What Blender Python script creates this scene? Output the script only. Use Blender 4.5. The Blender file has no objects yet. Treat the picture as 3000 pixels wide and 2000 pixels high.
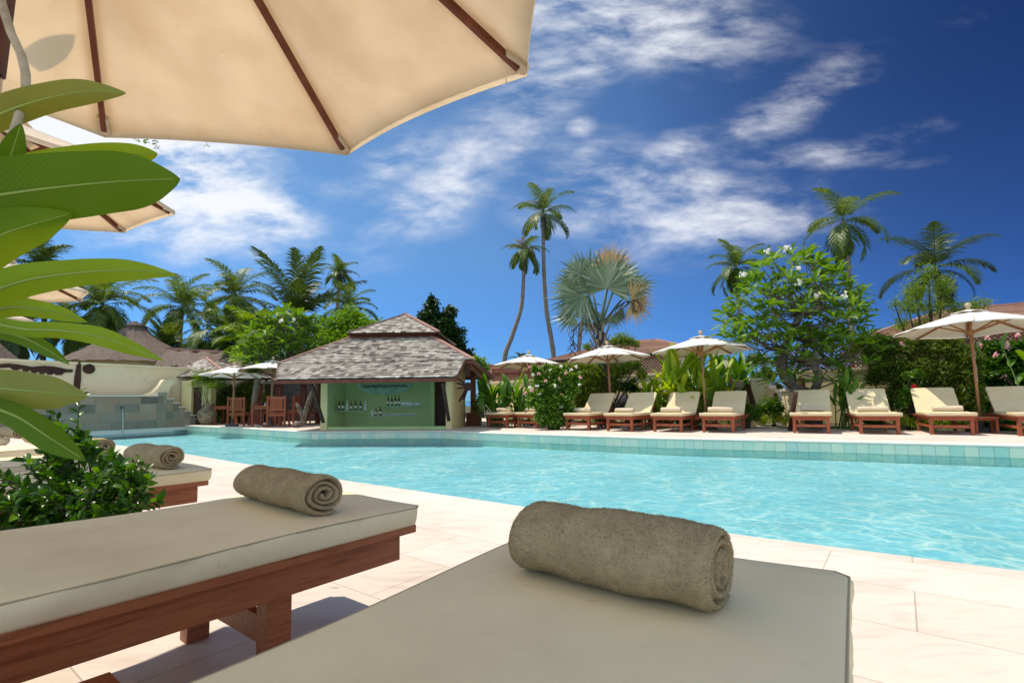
import bpy, bmesh, math, random
import numpy as np
from mathutils import Vector, Matrix, Quaternion
random.seed(7); rng = np.random.default_rng(7)
SC = bpy.context.scene
COL = SC.collection
R = math.radians
PI = math.pi
# ------------------------------------------------------------------ camera
F = 1480.0
CAMH = 0.82
PITCH = 4.2
SH = (172.0/F - math.tan(R(PITCH)))
cd = bpy.data.cameras.new('camera'); cam = bpy.data.objects.new('camera', cd); COL.objects.link(cam)
cd.sensor_width = 36; cd.lens = F/3000*36; cd.shift_y = SH*F/3000; cd.clip_start = 0.02; cd.clip_end = 9000
CM = Matrix.Translation((0, 0, CAMH)) @ Matrix.Rotation(R(90+PITCH), 4, 'X') @ Matrix.Rotation(R(-0.7), 4, 'Z')
cam.matrix_world = CM
SC.camera = cam
C3 = CM.to_3x3(); CO = Vector((0, 0, CAMH))
def ray(px, py):
    return C3 @ Vector(((px-1500)/F, (1000-py)/F+SH, -1))
def at(px, py, Y):
    d = ray(px, py); return CO + d*(Y/d.y)
def gz(px, py, z=0.0):
    d = ray(px, py); return CO + d*((z-CAMH)/d.z)
def ppm(Y): return Y/F      # metres per photo pixel at depth Y
# ------------------------------------------------------------------ objects
def tag(o, label=None, cat=None, group=None, kind=None):
    if label: o['label'] = label
    if cat: o['category'] = cat
    if group: o['group'] = group
    if kind: o['kind'] = kind
    return o
def thing(name, label, cat, loc=(0, 0, 0), rotz=0, group=None, scale=1):
    o = bpy.data.objects.new(name, None); COL.objects.link(o)
    o.location = loc; o.rotation_euler = (0, 0, rotz); o.scale = (scale,)*3
    o.empty_display_size = .1
    return tag(o, label, cat, group)
def dup(root, loc=None, rotz=None, label=None, scale=None, parent=None, cat=None, group=None):
    r = root.copy(); COL.objects.link(r); r.parent = parent
    if loc is not None: r.location = loc
    if rotz is not None: r.rotation_euler = (0, 0, rotz)
    if scale is not None: r.scale = (scale,)*3
    if label: r['label'] = label
    if group: r['group'] = group
    for ch in list(root.children): dup(ch, parent=r)
    return r
class MB:
    def __init__(s): s.v = []; s.f = []; s.n = 0
    def add(s, vs, fs):
        k = s.n
        s.v.extend([tuple(v) for v in vs]); s.f.extend([tuple(i+k for i in f) for f in fs]); s.n += len(vs)
    def box(s, c, d, M=None):
        x, y, z = d[0]/2, d[1]/2, d[2]/2
        vs = [Vector((a*x, b*y, e*z)) for a in (-1, 1) for b in (-1, 1) for e in (-1, 1)]
        if M is not None: vs = [M @ v for v in vs]
        c = Vector(c)
        s.add([c+v for v in vs], [(0, 1, 3, 2), (4, 6, 7, 5), (0, 4, 5, 1), (2, 3, 7, 6), (0, 2, 6, 4), (1, 5, 7, 3)])
    def bb(s, x0, x1, y0, y1, z0, z1):
        s.box(((x0+x1)/2, (y0+y1)/2, (z0+z1)/2), (x1-x0, y1-y0, z1-z0))
    def fb(s, O, u, v, u0, u1, v0, v1, z0, z1):       # box in a plan frame
        O = Vector(O); P = []
        for a in (u0, u1):
            for b in (v0, v1):
                for z in (z0, z1): P.append(O+u*a+v*b+Vector((0, 0, z)))
        s.add(P, [(0, 1, 3, 2), (4, 6, 7, 5), (0, 4, 5, 1), (2, 3, 7, 6), (0, 2, 6, 4), (1, 5, 7, 3)])
    def bar(s, p0, p1, w, h, up=Vector((0, 0, 1))):
        p0 = Vector(p0); p1 = Vector(p1); d = (p1-p0)
        if d.length < 1e-6: return
        d.normalize()
        if abs(d.dot(up)) > .98: up = Vector((0, 1, 0))
        a = d.cross(up).normalized(); b = a.cross(d).normalized()
        P = [p+a*(i*w/2)+b*(j*h/2) for p in (p0, p1) for i, j in ((-1, -1), (1, -1), (1, 1), (-1, 1))]
        s.add(P, [(3, 2, 1, 0), (4, 5, 6, 7), (0, 1, 5, 4), (1, 2, 6, 5), (2, 3, 7, 6), (3, 0, 4, 7)])
    def tube(s, pts, rad, n=8, cap=True):
        pts = [Vector(p) for p in pts]; m = len(pts)
        if not hasattr(rad, '__len__'): rad = [rad]*m
        vs = []; a = None
        for i in range(m):
            d = (pts[min(i+1, m-1)]-pts[max(i-1, 0)])
            if d.length < 1e-9: d = Vector((0, 0, 1))
            d.normalize()
            if a is None:
                a = d.cross(Vector((0, 0, 1)) if abs(d.z) < .9 else Vector((0, 1, 0))).normalized()
            else:
                a = (a-d*a.dot(d)).normalized()
            b = d.cross(a)
            for j in range(n):
                t = 2*PI*j/n; vs.append(pts[i]+(a*math.cos(t)+b*math.sin(t))*rad[i])
        fs = []
        for i in range(m-1):
            for j in range(n):
                fs.append((i*n+j, i*n+(j+1) % n, (i+1)*n+(j+1) % n, (i+1)*n+j))
        if cap: fs.append(tuple(range(n-1, -1, -1))); fs.append(tuple((m-1)*n+j for j in range(n)))
        s.add(vs, fs)
    def lathe(s, prof, n=20, c=(0, 0, 0), M=None):
        vs = []; m = len(prof); c = Vector(c)
        for r, z in prof:
            for j in range(n):
                t = 2*PI*j/n; p = Vector((r*math.cos(t), r*math.sin(t), z))
                if M is not None: p = M @ p
                vs.append(c+p)
        fs = [(i*n+j, i*n+(j+1) % n, (i+1)*n+(j+1) % n, (i+1)*n+j) for i in range(m-1) for j in range(n)]
        fs.append(tuple(range(n-1, -1, -1))); fs.append(tuple((m-1)*n+j for j in range(n)))
        s.add(vs, fs)
    def quad(s, *p): s.add(p, [tuple(range(len(p)))])
    def prism(s, pts, dv):       # planar outline extruded by vector dv
        n = len(pts); dv = Vector(dv); pts = [Vector(p) for p in pts]
        s.add(pts+[p+dv for p in pts], [tuple(range(n-1, -1, -1)), tuple(range(n, 2*n))]+[(i, (i+1) % n, n+(i+1) % n, n+i) for i in range(n)])
    def ball(s, c, r, n=10, sq=(1, 1, 1)):
        prof = [(max(1e-4, r*math.sin(PI*i/n)), -r*math.cos(PI*i/n)) for i in range(n+1)]
        s.lathe(prof, n*2, c, Matrix.Diagonal(sq))
    def build(s, name, mat, parent=None, smooth=False, bevel=0, org=None, world=False, bseg=2):
        V = s.v
        off = None
        if parent is not None and world: 
            r = parent
            while r.parent: r = r.parent
            off = r.location
        elif org is not None: off = Vector(org)
        me = bpy.data.meshes.new(name)
        if off is not None: V = [(a-off[0], b-off[1], c-off[2]) for a, b, c in V]
        me.from_pydata(V, [], s.f); me.update()
        o = bpy.data.objects.new(name, me); COL.objects.link(o)
        me.materials.append(mat)
        if parent is not None: o.parent = parent
        elif org is not None: o.location = org
        if smooth: me.shade_smooth()
        bm = bmesh.new(); bm.from_mesh(me); bmesh.ops.recalc_face_normals(bm, faces=bm.faces) if s.n < 30000 else None; bm.to_mesh(me); bm.free()
        if bevel:
            m = o.modifiers.new('bevel', 'BEVEL'); m.width = bevel; m.segments = bseg; m.limit_method = 'ANGLE'
        return o
def npmesh(name, verts, faces, mat, parent=None, org=None, smooth=False):
    """verts Nx3 array; faces MxK array (same K)."""
    verts = np.asarray(verts, dtype=np.float32); faces = np.asarray(faces, dtype=np.int32)
    off = None
    if parent is not None:
        r = parent
        while r.parent: r = r.parent
        off = r.location
    elif org is not None: off = org
    if off is not None: verts = verts-np.array([off[0], off[1], off[2]], dtype=np.float32)
    me = bpy.data.meshes.new(name); M_, K = faces.shape
    me.vertices.add(len(verts)); me.vertices.foreach_set('co', verts.ravel())
    me.loops.add(M_*K); me.loops.foreach_set('vertex_index', faces.ravel())
    me.polygons.add(M_); me.polygons.foreach_set('loop_start', np.arange(0, M_*K, K, dtype=np.int32))
    me.update(calc_edges=True); me.validate()
    me.materials.append(mat)
    if smooth: me.shade_smooth()
    o = bpy.data.objects.new(name, me); COL.objects.link(o)
    if parent is not None: o.parent = parent
    elif org is not None: o.location = org
    return o
# ------------------------------------------------------------------ materials
def newmat(name):
    m = bpy.data.materials.new(name); m.use_nodes = True
    nt = m.node_tree; nt.nodes.clear()
    out = nt.nodes.new('ShaderNodeOutputMaterial')
    return m, nt, out
def N(nt, t, **kw):
    n = nt.nodes.new(t)
    for k, v in kw.items():
        if k.startswith('i_'):
            key = k[2:]
            key = int(key) if key.isdigit() else key.replace('_', ' ')
            n.inputs[key].default_value = v
        else: setattr(n, k, v)
    return n
def L(nt, a, b): nt.links.new(a, b)
def c4(c): return (c[0], c[1], c[2], 1)
def ramp(nt, stops, fac):
    r = N(nt, 'ShaderNodeValToRGB'); e = r.color_ramp.elements
    while len(e) < len(stops): e.new(.5)
    for k, (p, c) in enumerate(stops): e[k].position = p; e[k].color = c4(c)
    L(nt, fac, r.inputs[0]); return r.outputs[0]
def mat(name, cols, scale=4, rough=.7, bump=0, bscale=60, mp=(1, 1, 1), rot=(0, 0, 0), island=0, spec=.3, detail=5, transl=0, tcol=None, tmul=False, speck=0, dist=.01, metal=0, wet=0):
    m, nt, out = newmat(name)
    tc = N(nt, 'ShaderNodeTexCoord'); mpn = N(nt, 'ShaderNodeMapping'); mpn.inputs['Scale'].default_value = mp; mpn.inputs['Rotation'].default_value = rot
    L(nt, tc.outputs['Object'], mpn.inputs[0])
    no = N(nt, 'ShaderNodeTexNoise', i_Scale=scale, i_Detail=detail, i_Roughness=.6); L(nt, mpn.outputs[0], no.inputs[0])
    fac = no.outputs[0]
    k = len(cols)
    if island:
        g = N(nt, 'ShaderNodeNewGeometry')
        mx = N(nt, 'ShaderNodeMix'); mx.inputs[0].default_value = island; L(nt, fac, mx.inputs[2]); L(nt, g.outputs['Random Per Island'], mx.inputs[3]); fac = mx.outputs[0]
        stops = [(i/max(1, k-1)*.9+.05, c) for i, c in enumerate(cols)]
    else:
        stops = [(.33+.34*i/max(1, k-1), c) for i, c in enumerate(cols)]
    col = ramp(nt, stops, fac) if k > 1 else None
    if speck and col:
        sn = N(nt, 'ShaderNodeTexNoise', i_Scale=speck, i_Detail=3, i_Roughness=.7); L(nt, tc.outputs['Object'], sn.inputs[0])
        sr = ramp(nt, [(.24, (.88, .83, .76)), (.34, (1, 1, 1))], sn.outputs[0])
        s2 = N(nt, 'ShaderNodeTexNoise', i_Scale=speck*.12, i_Detail=4); L(nt, tc.outputs['Object'], s2.inputs[0])
        sr2 = ramp(nt, [(.35, (.93, .90, .86)), (.6, (1, 1, 1))], s2.outputs[0])
        for q_ in (sr, sr2):
            sm = N(nt, 'ShaderNodeMix', data_type='RGBA', blend_type='MULTIPLY'); sm.inputs[0].default_value = 1; L(nt, col, sm.inputs[6]); L(nt, q_, sm.inputs[7]); col = sm.outputs[2]
    b = N(nt, 'ShaderNodeBsdfPrincipled'); b.inputs['Roughness'].default_value = rough; b.inputs['Specular IOR Level'].default_value = spec; b.inputs['Metallic'].default_value = metal
    if col: L(nt, col, b.inputs['Base Color'])
    else: b.inputs['Base Color'].default_value = c4(cols[0])
    if bump:
        n2 = N(nt, 'ShaderNodeTexNoise', i_Scale=bscale, i_Detail=4); L(nt, mpn.outputs[0], n2.inputs[0])
        bp = N(nt, 'ShaderNodeBump', i_Strength=bump, i_Distance=dist); L(nt, n2.outputs[0], bp.inputs['Height']); L(nt, bp.outputs[0], b.inputs['Normal'])
    sh = b.outputs[0]
    if transl:
        t = N(nt, 'ShaderNodeBsdfTranslucent')
        if tmul:
            tm = N(nt, 'ShaderNodeMix', data_type='RGBA', blend_type='MULTIPLY'); tm.inputs[0].default_value = 1; tm.inputs[7].default_value = c4(tcol); L(nt, col, tm.inputs[6]); L(nt, tm.outputs[2], t.inputs[0])
        elif tcol: t.inputs[0].default_value = c4(tcol)
        elif col:
            hs = N(nt, 'ShaderNodeHueSaturation', i_Hue=.48, i_Saturation=1.15, i_Value=1.6); L(nt, col, hs.inputs['Color']); L(nt, hs.outputs[0], t.inputs[0])
        else: t.inputs[0].default_value = c4(cols[0])
        ms = N(nt, 'ShaderNodeMixShader'); ms.inputs[0].default_value = transl
        L(nt, sh, ms.inputs[1]); L(nt, t.outputs[0], ms.inputs[2]); sh = ms.outputs[0]
    L(nt, sh, out.inputs[0])
    return m
def leafmat(name, cols, transl=.38, rough=.45): return mat(name, cols, scale=1.2, rough=rough, island=.65, transl=transl, spec=.35)
AX = math.atan2(-.48, .877)      # direction of the far pool edge
MT = {}
MT['wood'] = mat('teak', [(.21, .056, .020), (.37, .115, .044), (.27, .078, .03)], scale=3, mp=(22, 1.3, 22), rough=.5, bump=.25, bscale=6, spec=.35, dist=.004)
MT['woodx'] = mat('teak_far', [(.26, .065, .028), (.36, .10, .045)], scale=6, rough=.6)
MT['darkwood'] = mat('dark_timber', [(.035, .014, .010), (.075, .028, .018)], scale=5, mp=(1, 1, .2), rough=.6, bump=.3, bscale=40)
MT['redwood'] = mat('reddish_timber', [(.13, .034, .02), (.2, .055, .03)], scale=5, mp=(1, 1, .3), rough=.6, bump=.2, bscale=40)
MT['cushion'] = mat('cushion_canvas', [(.76, .655, .44), (.85, .735, .50), (.87, .75, .49)], scale=1.6, rough=.92, bump=.55, bscale=6, spec=.1, dist=.006, speck=14)
MT['cushion_far'] = mat('cushion_canvas_far', [(.66, .53, .33), (.72, .59, .38)], scale=3, rough=.9, spec=.1)
MT['piping'] = mat('cushion_piping', [(.40, .33, .22), (.46, .38, .25)], rough=.9)
MT['canvas'] = mat('parasol_canvas', [(.86, .81, .72), (.90, .85, .76)], scale=5, rough=.85, transl=.53, tcol=(1.0, .88, .74), tmul=True, speck=34, spec=.1, bump=.35, bscale=7, dist=.01)
MT['canvas_far'] = mat('parasol_canvas_far', [(.90, .89, .87), (.93, .92, .90)], scale=5, rough=.85, transl=.20, tcol=(.95, .76, .52), spec=.1)
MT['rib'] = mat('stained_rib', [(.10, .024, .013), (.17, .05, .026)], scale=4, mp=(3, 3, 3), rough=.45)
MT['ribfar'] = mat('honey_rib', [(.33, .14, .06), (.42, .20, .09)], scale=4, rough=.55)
MT['steel'] = mat('polished_steel', [(.55, .56, .6)], rough=.18, metal=1)
MT['rope'] = mat('cord', [(.35, .30, .22), (.5, .45, .36)], scale=40, rough=.9)
MT['finial'] = mat('turned_wood', [(.52, .38, .22), (.6, .46, .28)], scale=8, rough=.6)
MT['towel'] = mat('terry_towel', [(.38, .295, .175), (.49, .39, .24)], scale=14, rough=1, spec=.03, bump=1, bscale=220, dist=.004)
MT['towel_far'] = mat('terry_towel_far', [(.56, .45, .32), (.64, .53, .40)], scale=14, rough=1, spec=.05)
MT['plaster'] = mat('cream_plaster', [(.76, .62, .41), (.82, .68, .46), (.79, .66, .45)], scale=1.4, rough=.9, bump=.2, bscale=30, spec=.1)
MT['plaster_y'] = mat('yellow_plaster', [(.72, .58, .29), (.78, .64, .35)], scale=1.5, rough=.9, bump=.2, bscale=30, spec=.1)
MT['green_in'] = mat('green_plaster', [(.44, .60, .28), (.48, .64, .31)], scale=1.5, rough=.9, spec=.1)
MT['coping'] = mat('pale_coping_stone', [(.72, .63, .55), (.80, .72, .64)], scale=3, rough=.75, bump=.15, bscale=40, spec=.2)
MT['shingle'] = mat('weathered_shingle', [(.08, .06, .05), (.24, .20, .175), (.37, .33, .29), (.47, .43, .385), (.60, .56, .50)], scale=9, rough=.85, island=.75, bump=.4, bscale=30)
MT['ridge'] = mat('ridge_board', [(.33, .17, .13), (.42, .24, .19)], scale=3, rough=.7, bump=.2, bscale=30)
MT['rooftile'] = mat('clay_roof_tile', [(.34, .20, .14), (.50, .33, .25), (.56, .39, .30)], scale=5, rough=.8, island=.5)
MT['thatch'] = mat('thatch', [(.09, .07, .06), (.21, .165, .14), (.34, .28, .24)], scale=7, mp=(4, 4, .8), rough=1, bump=1, bscale=14, spec=.05, dist=.05)
MT['lattice'] = mat('lattice_paint', [(.16, .045, .028), (.22, .07, .04)], scale=5, rough=.7)
MT['stoneblock'] = mat('grey_green_stone', [(.10, .09, .07), (.20, .185, .145), (.27, .25, .195), (.32, .23, .16), (.40, .37, .29)], scale=2.2, island=.72, rough=.75, bump=.3, bscale=14, spec=.3, detail=8)
MT['grout'] = mat('grout', [(.72, .76, .70)], rough=.9)
MT['pooltile'] = mat('pool_tile', [(.36, .62, .52), (.55, .70, .54), (.68, .72, .54), (.38, .62, .58)], scale=3, island=.8, rough=.35, spec=.5)
MT['soil'] = mat('garden_soil', [(.06, .05, .03), (.10, .10, .045), (.05, .08, .025)], scale=1.2, rough=1, bump=.6, bscale=8)
MT['pot'] = mat('old_clay_jar', [(.10, .08, .045), (.21, .175, .11), (.28, .25, .17)], scale=7, rough=.8, bump=.3, bscale=20)
MT['terracotta'] = mat('terracotta', [(.45, .24, .12), (.52, .3, .16)], scale=5, rough=.8)
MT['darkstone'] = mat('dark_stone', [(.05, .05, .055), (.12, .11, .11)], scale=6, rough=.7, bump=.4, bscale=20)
MT['bottle'] = mat('dark_bottle_glass', [(.012, .02, .01)], rough=.08, spec=.6)
MT['label'] = mat('paper_label', [(.6, .55, .45)], rough=.8)
MT['clear'] = mat('clear_glass', [(.45, .55, .48)], rough=.08, spec=.8)
MT['shelf'] = mat('glass_shelf', [(.2, .33, .25)], rough=.2, spec=.5)
MT['bark'] = mat('grey_bark', [(.13, .10, .08), (.24, .20, .165), (.32, .28, .235)], scale=6, mp=(1, 1, 2.5), rough=.9, bump=.8, bscale=12, dist=.03)
MT['darkbark'] = mat('dark_bark', [(.035, .026, .022), (.09, .07, .058)], scale=8, mp=(1, 1, 3), rough=.95, bump=.8, bscale=12, dist=.03)
MT['stem'] = mat('green_stem', [(.10, .16, .04), (.18, .24, .07)], scale=5, rough=.6)
MT['palm'] = leafmat('palm_leaf', [(.035, .075, .012), (.065, .125, .02), (.12, .19, .035), (.22, .26, .07)], .32)
MT['palm_dk'] = leafmat('palm_leaf_dark', [(.03, .06, .014), (.05, .09, .02), (.09, .14, .035)], .25)
MT['palm_dry'] = leafmat('palm_leaf_dry', [(.10, .12, .05), (.2, .2, .11), (.30, .25, .19), (.09, .13, .04)], .25)
MT['fan'] = leafmat('silver_fan_leaf', [(.06, .10, .05), (.12, .18, .10), (.21, .27, .18), (.40, .44, .34)], .2, .4)
MT['fan_dead'] = leafmat('dead_fan_leaf', [(.42, .26, .11), (.56, .38, .17), (.66, .50, .27)], .3, .7)
MT['frangi'] = leafmat('frangipani_leaf', [(.035, .10, .012), (.075, .175, .022), (.13, .255, .035), (.22, .35, .06)], .4)
MT['vine'] = leafmat('vine_leaf', [(.04, .08, .01), (.075, .13, .016), (.13, .20, .025), (.24, .29, .05)], .35)
MT['bright'] = leafmat('bright_leaf', [(.07, .17, .012), (.12, .27, .02), (.2, .37, .035)], .38)
MT['darkleaf'] = leafmat('dark_leaf', [(.01, .03, .008), (.022, .06, .013), (.04, .10, .02)], .2)
MT['ginger'] = leafmat('ginger_leaf', [(.10, .22, .015), (.20, .36, .025), (.34, .48, .04), (.52, .55, .08)], .4)
MT['helic'] = leafmat('heliconia_leaf', [(.03, .10, .015), (.06, .17, .02), (.12, .27, .03), (.24, .38, .05)], .38)
MT['feather'] = leafmat('feathery_leaf', [(.08, .16, .015), (.15, .26, .03), (.25, .37, .06)], .42)
MT['shrub'] = leafmat('shrub_leaf', [(.012, .05, .008), (.025, .09, .012), (.055, .16, .02), (.14, .30, .03)], .35, .3)
MT['petal'] = leafmat('white_petal', [(.85, .82, .74), (.9, .86, .8)], .3)
MT['petal_p'] = leafmat('pink_petal', [(.78, .36, .36), (.85, .52, .5)], .3)
MT['petal_r'] = leafmat('red_petal', [(.65, .03, .03), (.75, .06, .05)], .2)
# ------------------------------------------------------------------ light and sky
SUN = Vector((-.37, .13, 1)).normalized()
sd = bpy.data.lights.new('sun', 'SUN'); so = bpy.data.objects.new('sun', sd); COL.objects.link(so)
sd.energy = 3.9; sd.angle = R(.5); sd.color = (1, .95, .87); so.rotation_euler = SUN.to_track_quat('Z', 'Y').to_euler(); so.location = (0, 0, 30)
W = bpy.data.worlds.new('World'); SC.world = W; W.use_nodes = True
wt = W.node_tree; wt.nodes.clear()
wo = N(wt, 'ShaderNodeOutputWorld'); bg = N(wt, 'ShaderNodeBackground'); L(wt, bg.outputs[0], wo.inputs[0])
sky = N(wt, 'ShaderNodeTexSky', sky_type='NISHITA', sun_disc=False, sun_elevation=math.asin(SUN.z), sun_rotation=math.atan2(SUN.x, SUN.y), altitude=0, air_density=1.0, dust_density=.0, ozone_density=5.0)
bg.inputs[1].default_value = .15
hs = N(wt, 'ShaderNodeHueSaturation', i_Hue=.49, i_Saturation=1.02, i_Value=1.0); L(wt, sky.outputs[0], hs.inputs['Color'])
# polarised sky: darker away from the sun's side (a function of direction only)
tc = N(wt, 'ShaderNodeTexCoord'); sep = N(wt, 'ShaderNodeSeparateXYZ'); L(wt, tc.outputs['Generated'], sep.inputs[0])
def wm(op, a, b=None, c=None):
    n = N(wt, 'ShaderNodeMath', operation=op)
    for i, v in enumerate((a, b, c)):
        if v is None: continue
        if isinstance(v, (int, float)): n.inputs[i].default_value = v
        else: L(wt, v, n.inputs[i])
    return n.outputs[0]
dp = N(wt, 'ShaderNodeVectorMath', operation='DOT_PRODUCT'); L(wt, tc.outputs['Generated'], dp.inputs[0]); dp.inputs[1].default_value = Vector((.72, .45, .53)).normalized()
pol = ramp(wt, [(0.0, (1.25, 1.2, 1.1)), (.55, (.98, .98, .98)), (.80, (.62, .68, .80)), (1.0, (.16, .24, .40))], dp.outputs['Value'])
mulp = N(wt, 'ShaderNodeMix', data_type='RGBA', blend_type='MULTIPLY'); mulp.inputs[0].default_value = 1
L(wt, hs.outputs[0], mulp.inputs[6]); L(wt, pol, mulp.inputs[7])
hz = ramp(wt, [(0, (.42, .66, 1.12)), (.12, (.52, .72, 1.1)), (.28, (.80, .88, 1.03)), (.6, (1.05, 1.03, 1.0)), (1, (1.2, 1.1, 1.0))], sep.outputs[2])
mulh = N(wt, 'ShaderNodeMix', data_type='RGBA', blend_type='MULTIPLY'); mulh.inputs[0].default_value = 1; L(wt, mulp.outputs[2], mulh.inputs[6]); L(wt, hz, mulh.inputs[7])
# deep blue polarised half in front, unseen half behind brightened to fill the shade
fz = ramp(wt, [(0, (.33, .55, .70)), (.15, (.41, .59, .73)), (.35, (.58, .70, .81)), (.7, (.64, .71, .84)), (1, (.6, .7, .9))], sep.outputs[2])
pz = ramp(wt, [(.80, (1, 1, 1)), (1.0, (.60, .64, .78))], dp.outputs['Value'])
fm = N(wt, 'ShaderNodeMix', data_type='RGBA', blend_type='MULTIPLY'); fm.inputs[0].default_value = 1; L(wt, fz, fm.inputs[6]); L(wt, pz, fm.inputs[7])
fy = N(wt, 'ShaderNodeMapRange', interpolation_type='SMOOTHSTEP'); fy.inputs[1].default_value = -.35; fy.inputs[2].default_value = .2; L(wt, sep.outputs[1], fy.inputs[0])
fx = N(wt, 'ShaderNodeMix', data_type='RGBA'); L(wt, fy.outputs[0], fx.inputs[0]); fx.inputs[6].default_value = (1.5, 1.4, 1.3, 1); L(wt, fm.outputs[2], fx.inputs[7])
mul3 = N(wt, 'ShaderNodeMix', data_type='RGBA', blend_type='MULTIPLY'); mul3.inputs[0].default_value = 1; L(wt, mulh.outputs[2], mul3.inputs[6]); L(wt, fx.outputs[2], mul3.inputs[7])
# clouds: elliptical patches by direction, broken up by noise
ay = wm('MAXIMUM', sep.outputs[1], .05)
u = wm('DIVIDE', sep.outputs[0], ay); v = wm('DIVIDE', sep.outputs[2], ay)
cx = N(wt, 'ShaderNodeCombineXYZ'); L(wt, u, cx.inputs[0]); L(wt, v, cx.inputs[1])
mpn = N(wt, 'ShaderNodeMapping'); mpn.inputs['Rotation'].default_value = (0, 0, R(-28)); mpn.inputs['Scale'].default_value = (.8, 2.0, 1); L(wt, cx.outputs[0], mpn.inputs[0])
n1 = N(wt, 'ShaderNodeTexNoise', i_Scale=5.0, i_Detail=9, i_Roughness=.60, i_Distortion=.3); L(wt, mpn.outputs[0], n1.inputs[0])
n3 = N(wt, 'ShaderNodeTexNoise', i_Scale=17, i_Detail=6, i_Roughness=.6, i_Distortion=.2); L(wt, mpn.outputs[0], n3.inputs[0])
CL = [  # photo position, half sizes, tilt, strength
 (1790, 45, 330, 120, -8, 1.0), (1640, 210, 330, 100, 40, .62), (1750, 110, 260, 90, 15, .45), (1180, 470, 150, 60, 25, .62), (1330, 520, 280, 90, 38, .75),
 (1700, 470, 130, 60, 10, .5), (1960, 460, 130, 50, 20, .6), (1820, 560, 230, 110, -12, .72), (2080, 640, 290, 85, 5, .85), (2030, 560, 150, 60, -5, .75), (1620, 620, 150, 60, -20, .5),
 (2280, 330, 260, 60, 33, .55), (2420, 240, 130, 45, 10, .4), (2380, 455, 240, 34, 3, .5), (2640, 395, 130, 40, 12, .3), (2700, 470, 110, 20, 10, .25),
 (330, 430, 320, 150, -25, 3.2), (560, 565, 260, 62, -16, 2.2), (790, 615, 120, 42, -12, 1.5), (2900, 40, 130, 50, 10, .18), (950, 560, 110, 40, 10, .3), (1700, 375, 40, 30, 0, .5)]
mask = None
for (px, py, a, b, th, st) in CL:
    d0 = ray(px, py); u0, v0 = d0.x/d0.y, d0.z/d0.y
    a *= 1.32/F; b *= 1.35/F; c_, s_ = math.cos(R(th)), math.sin(R(th))
    du = wm('SUBTRACT', u, u0); dv = wm('SUBTRACT', v, v0)
    p = wm('ADD', wm('MULTIPLY', du, c_/a), wm('MULTIPLY', dv, s_/a)); q = wm('SUBTRACT', wm('MULTIPLY', dv, c_/b), wm('MULTIPLY', du, s_/b))
    r2 = wm('ADD', wm('MULTIPLY', p, p), wm('MULTIPLY', q, q))
    g = wm('MULTIPLY', wm('EXPONENT', wm('MULTIPLY', r2, -1.1)), st)
    mask = g if mask is None else wm('MAXIMUM', mask, g)
front = wm('GREATER_THAN', sep.outputs[1], .05)
mask = wm('MULTIPLY', mask, front)
nn = wm('ADD', wm('MULTIPLY', n1.outputs[0], .8), wm('MULTIPLY', n3.outputs[0], .32))
den = wm('MULTIPLY', wm('POWER', mask, .6), wm('MULTIPLY', wm('SUBTRACT', nn, .30), 2.7))
cl = N(wt, 'ShaderNodeMapRange', interpolation_type='SMOOTHSTEP'); cl.inputs[1].default_value = .16; cl.inputs[2].default_value = 1.08; L(wt, den, cl.inputs[0])
nb_ = N(wt, 'ShaderNodeTexNoise', i_Scale=2.2, i_Detail=7, i_Roughness=.6); L(wt, tc.outputs['Generated'], nb_.inputs[0])
cb_ = N(wt, 'ShaderNodeMapRange', interpolation_type='SMOOTHSTEP'); cb_.inputs[1].default_value = .40; cb_.inputs[2].default_value = .62; L(wt, nb_.outputs[0], cb_.inputs[0])
back = wm('MULTIPLY', cb_.outputs[0], wm('SUBTRACT', 1, fy.outputs[0]))  # cloud cover added behind the camera, out of view, to fill the shade
cl2 = wm('MAXIMUM', wm('MULTIPLY', cl.outputs[0], .9), wm('MULTIPLY', back, .95))
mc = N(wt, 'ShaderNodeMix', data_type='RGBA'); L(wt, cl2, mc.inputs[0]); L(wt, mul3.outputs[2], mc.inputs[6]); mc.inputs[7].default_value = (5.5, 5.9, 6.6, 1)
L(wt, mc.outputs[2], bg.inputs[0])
SC.view_settings.view_transform = 'Standard'; SC.view_settings.look = 'None'; SC.view_settings.gamma = 1; SC.view_settings.exposure = .22
SC.view_settings.use_white_balance = True; SC.view_settings.white_balance_temperature = 7150; SC.view_settings.white_balance_tint = 10
# ------------------------------------------------------------------ pool outline
e_ = Vector((.877, -.48, 0)).normalized(); b_ = Vector((.48, .877, 0)).normalized()
near = [gz(3000, 1672)+Vector((.80, -.6, 0))*6]+[gz(*p) for p in ((3000, 1672), (2115, 1559), (1548, 1485), (1008, 1406), (700, 1355), (497, 1321))]
K = Vector((-14.9, 15.3, 0)); W0 = Vector((-13.0, 19.4, 0))
far = [gz(513, 1244), gz(700, 1252), gz(902, 1263.5), gz(914, 1264.5), gz(1119, 1262), gz(1294, 1261.5), gz(1384, 1265), gz(1618, 1272), gz(1950, 1282), gz(2400, 1290), gz(3000, 1303)]
far.append(far[-1]+e_*6)
pool = near+[K, far[0]]+far[1:]          # closed polygon
def ngon(name, pts, z, m, kind='structure', thick=0):
    me = bpy.data.meshes.new(name); bm = bmesh.new()
    vs = [bm.verts.new((p[0], p[1], z)) for p in pts]; f = bm.faces.new(vs)
    bmesh.ops.triangulate(bm, faces=[f]); bmesh.ops.recalc_face_normals(bm, faces=bm.faces)
    for f in bm.faces:
        if f.normal.z < 0: f.normal_flip()
    bm.to_mesh(me); bm.free(); me.materials.append(m)
    o = bpy.data.objects.new(name, me); COL.objects.link(o); return tag(o, kind=kind)
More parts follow.
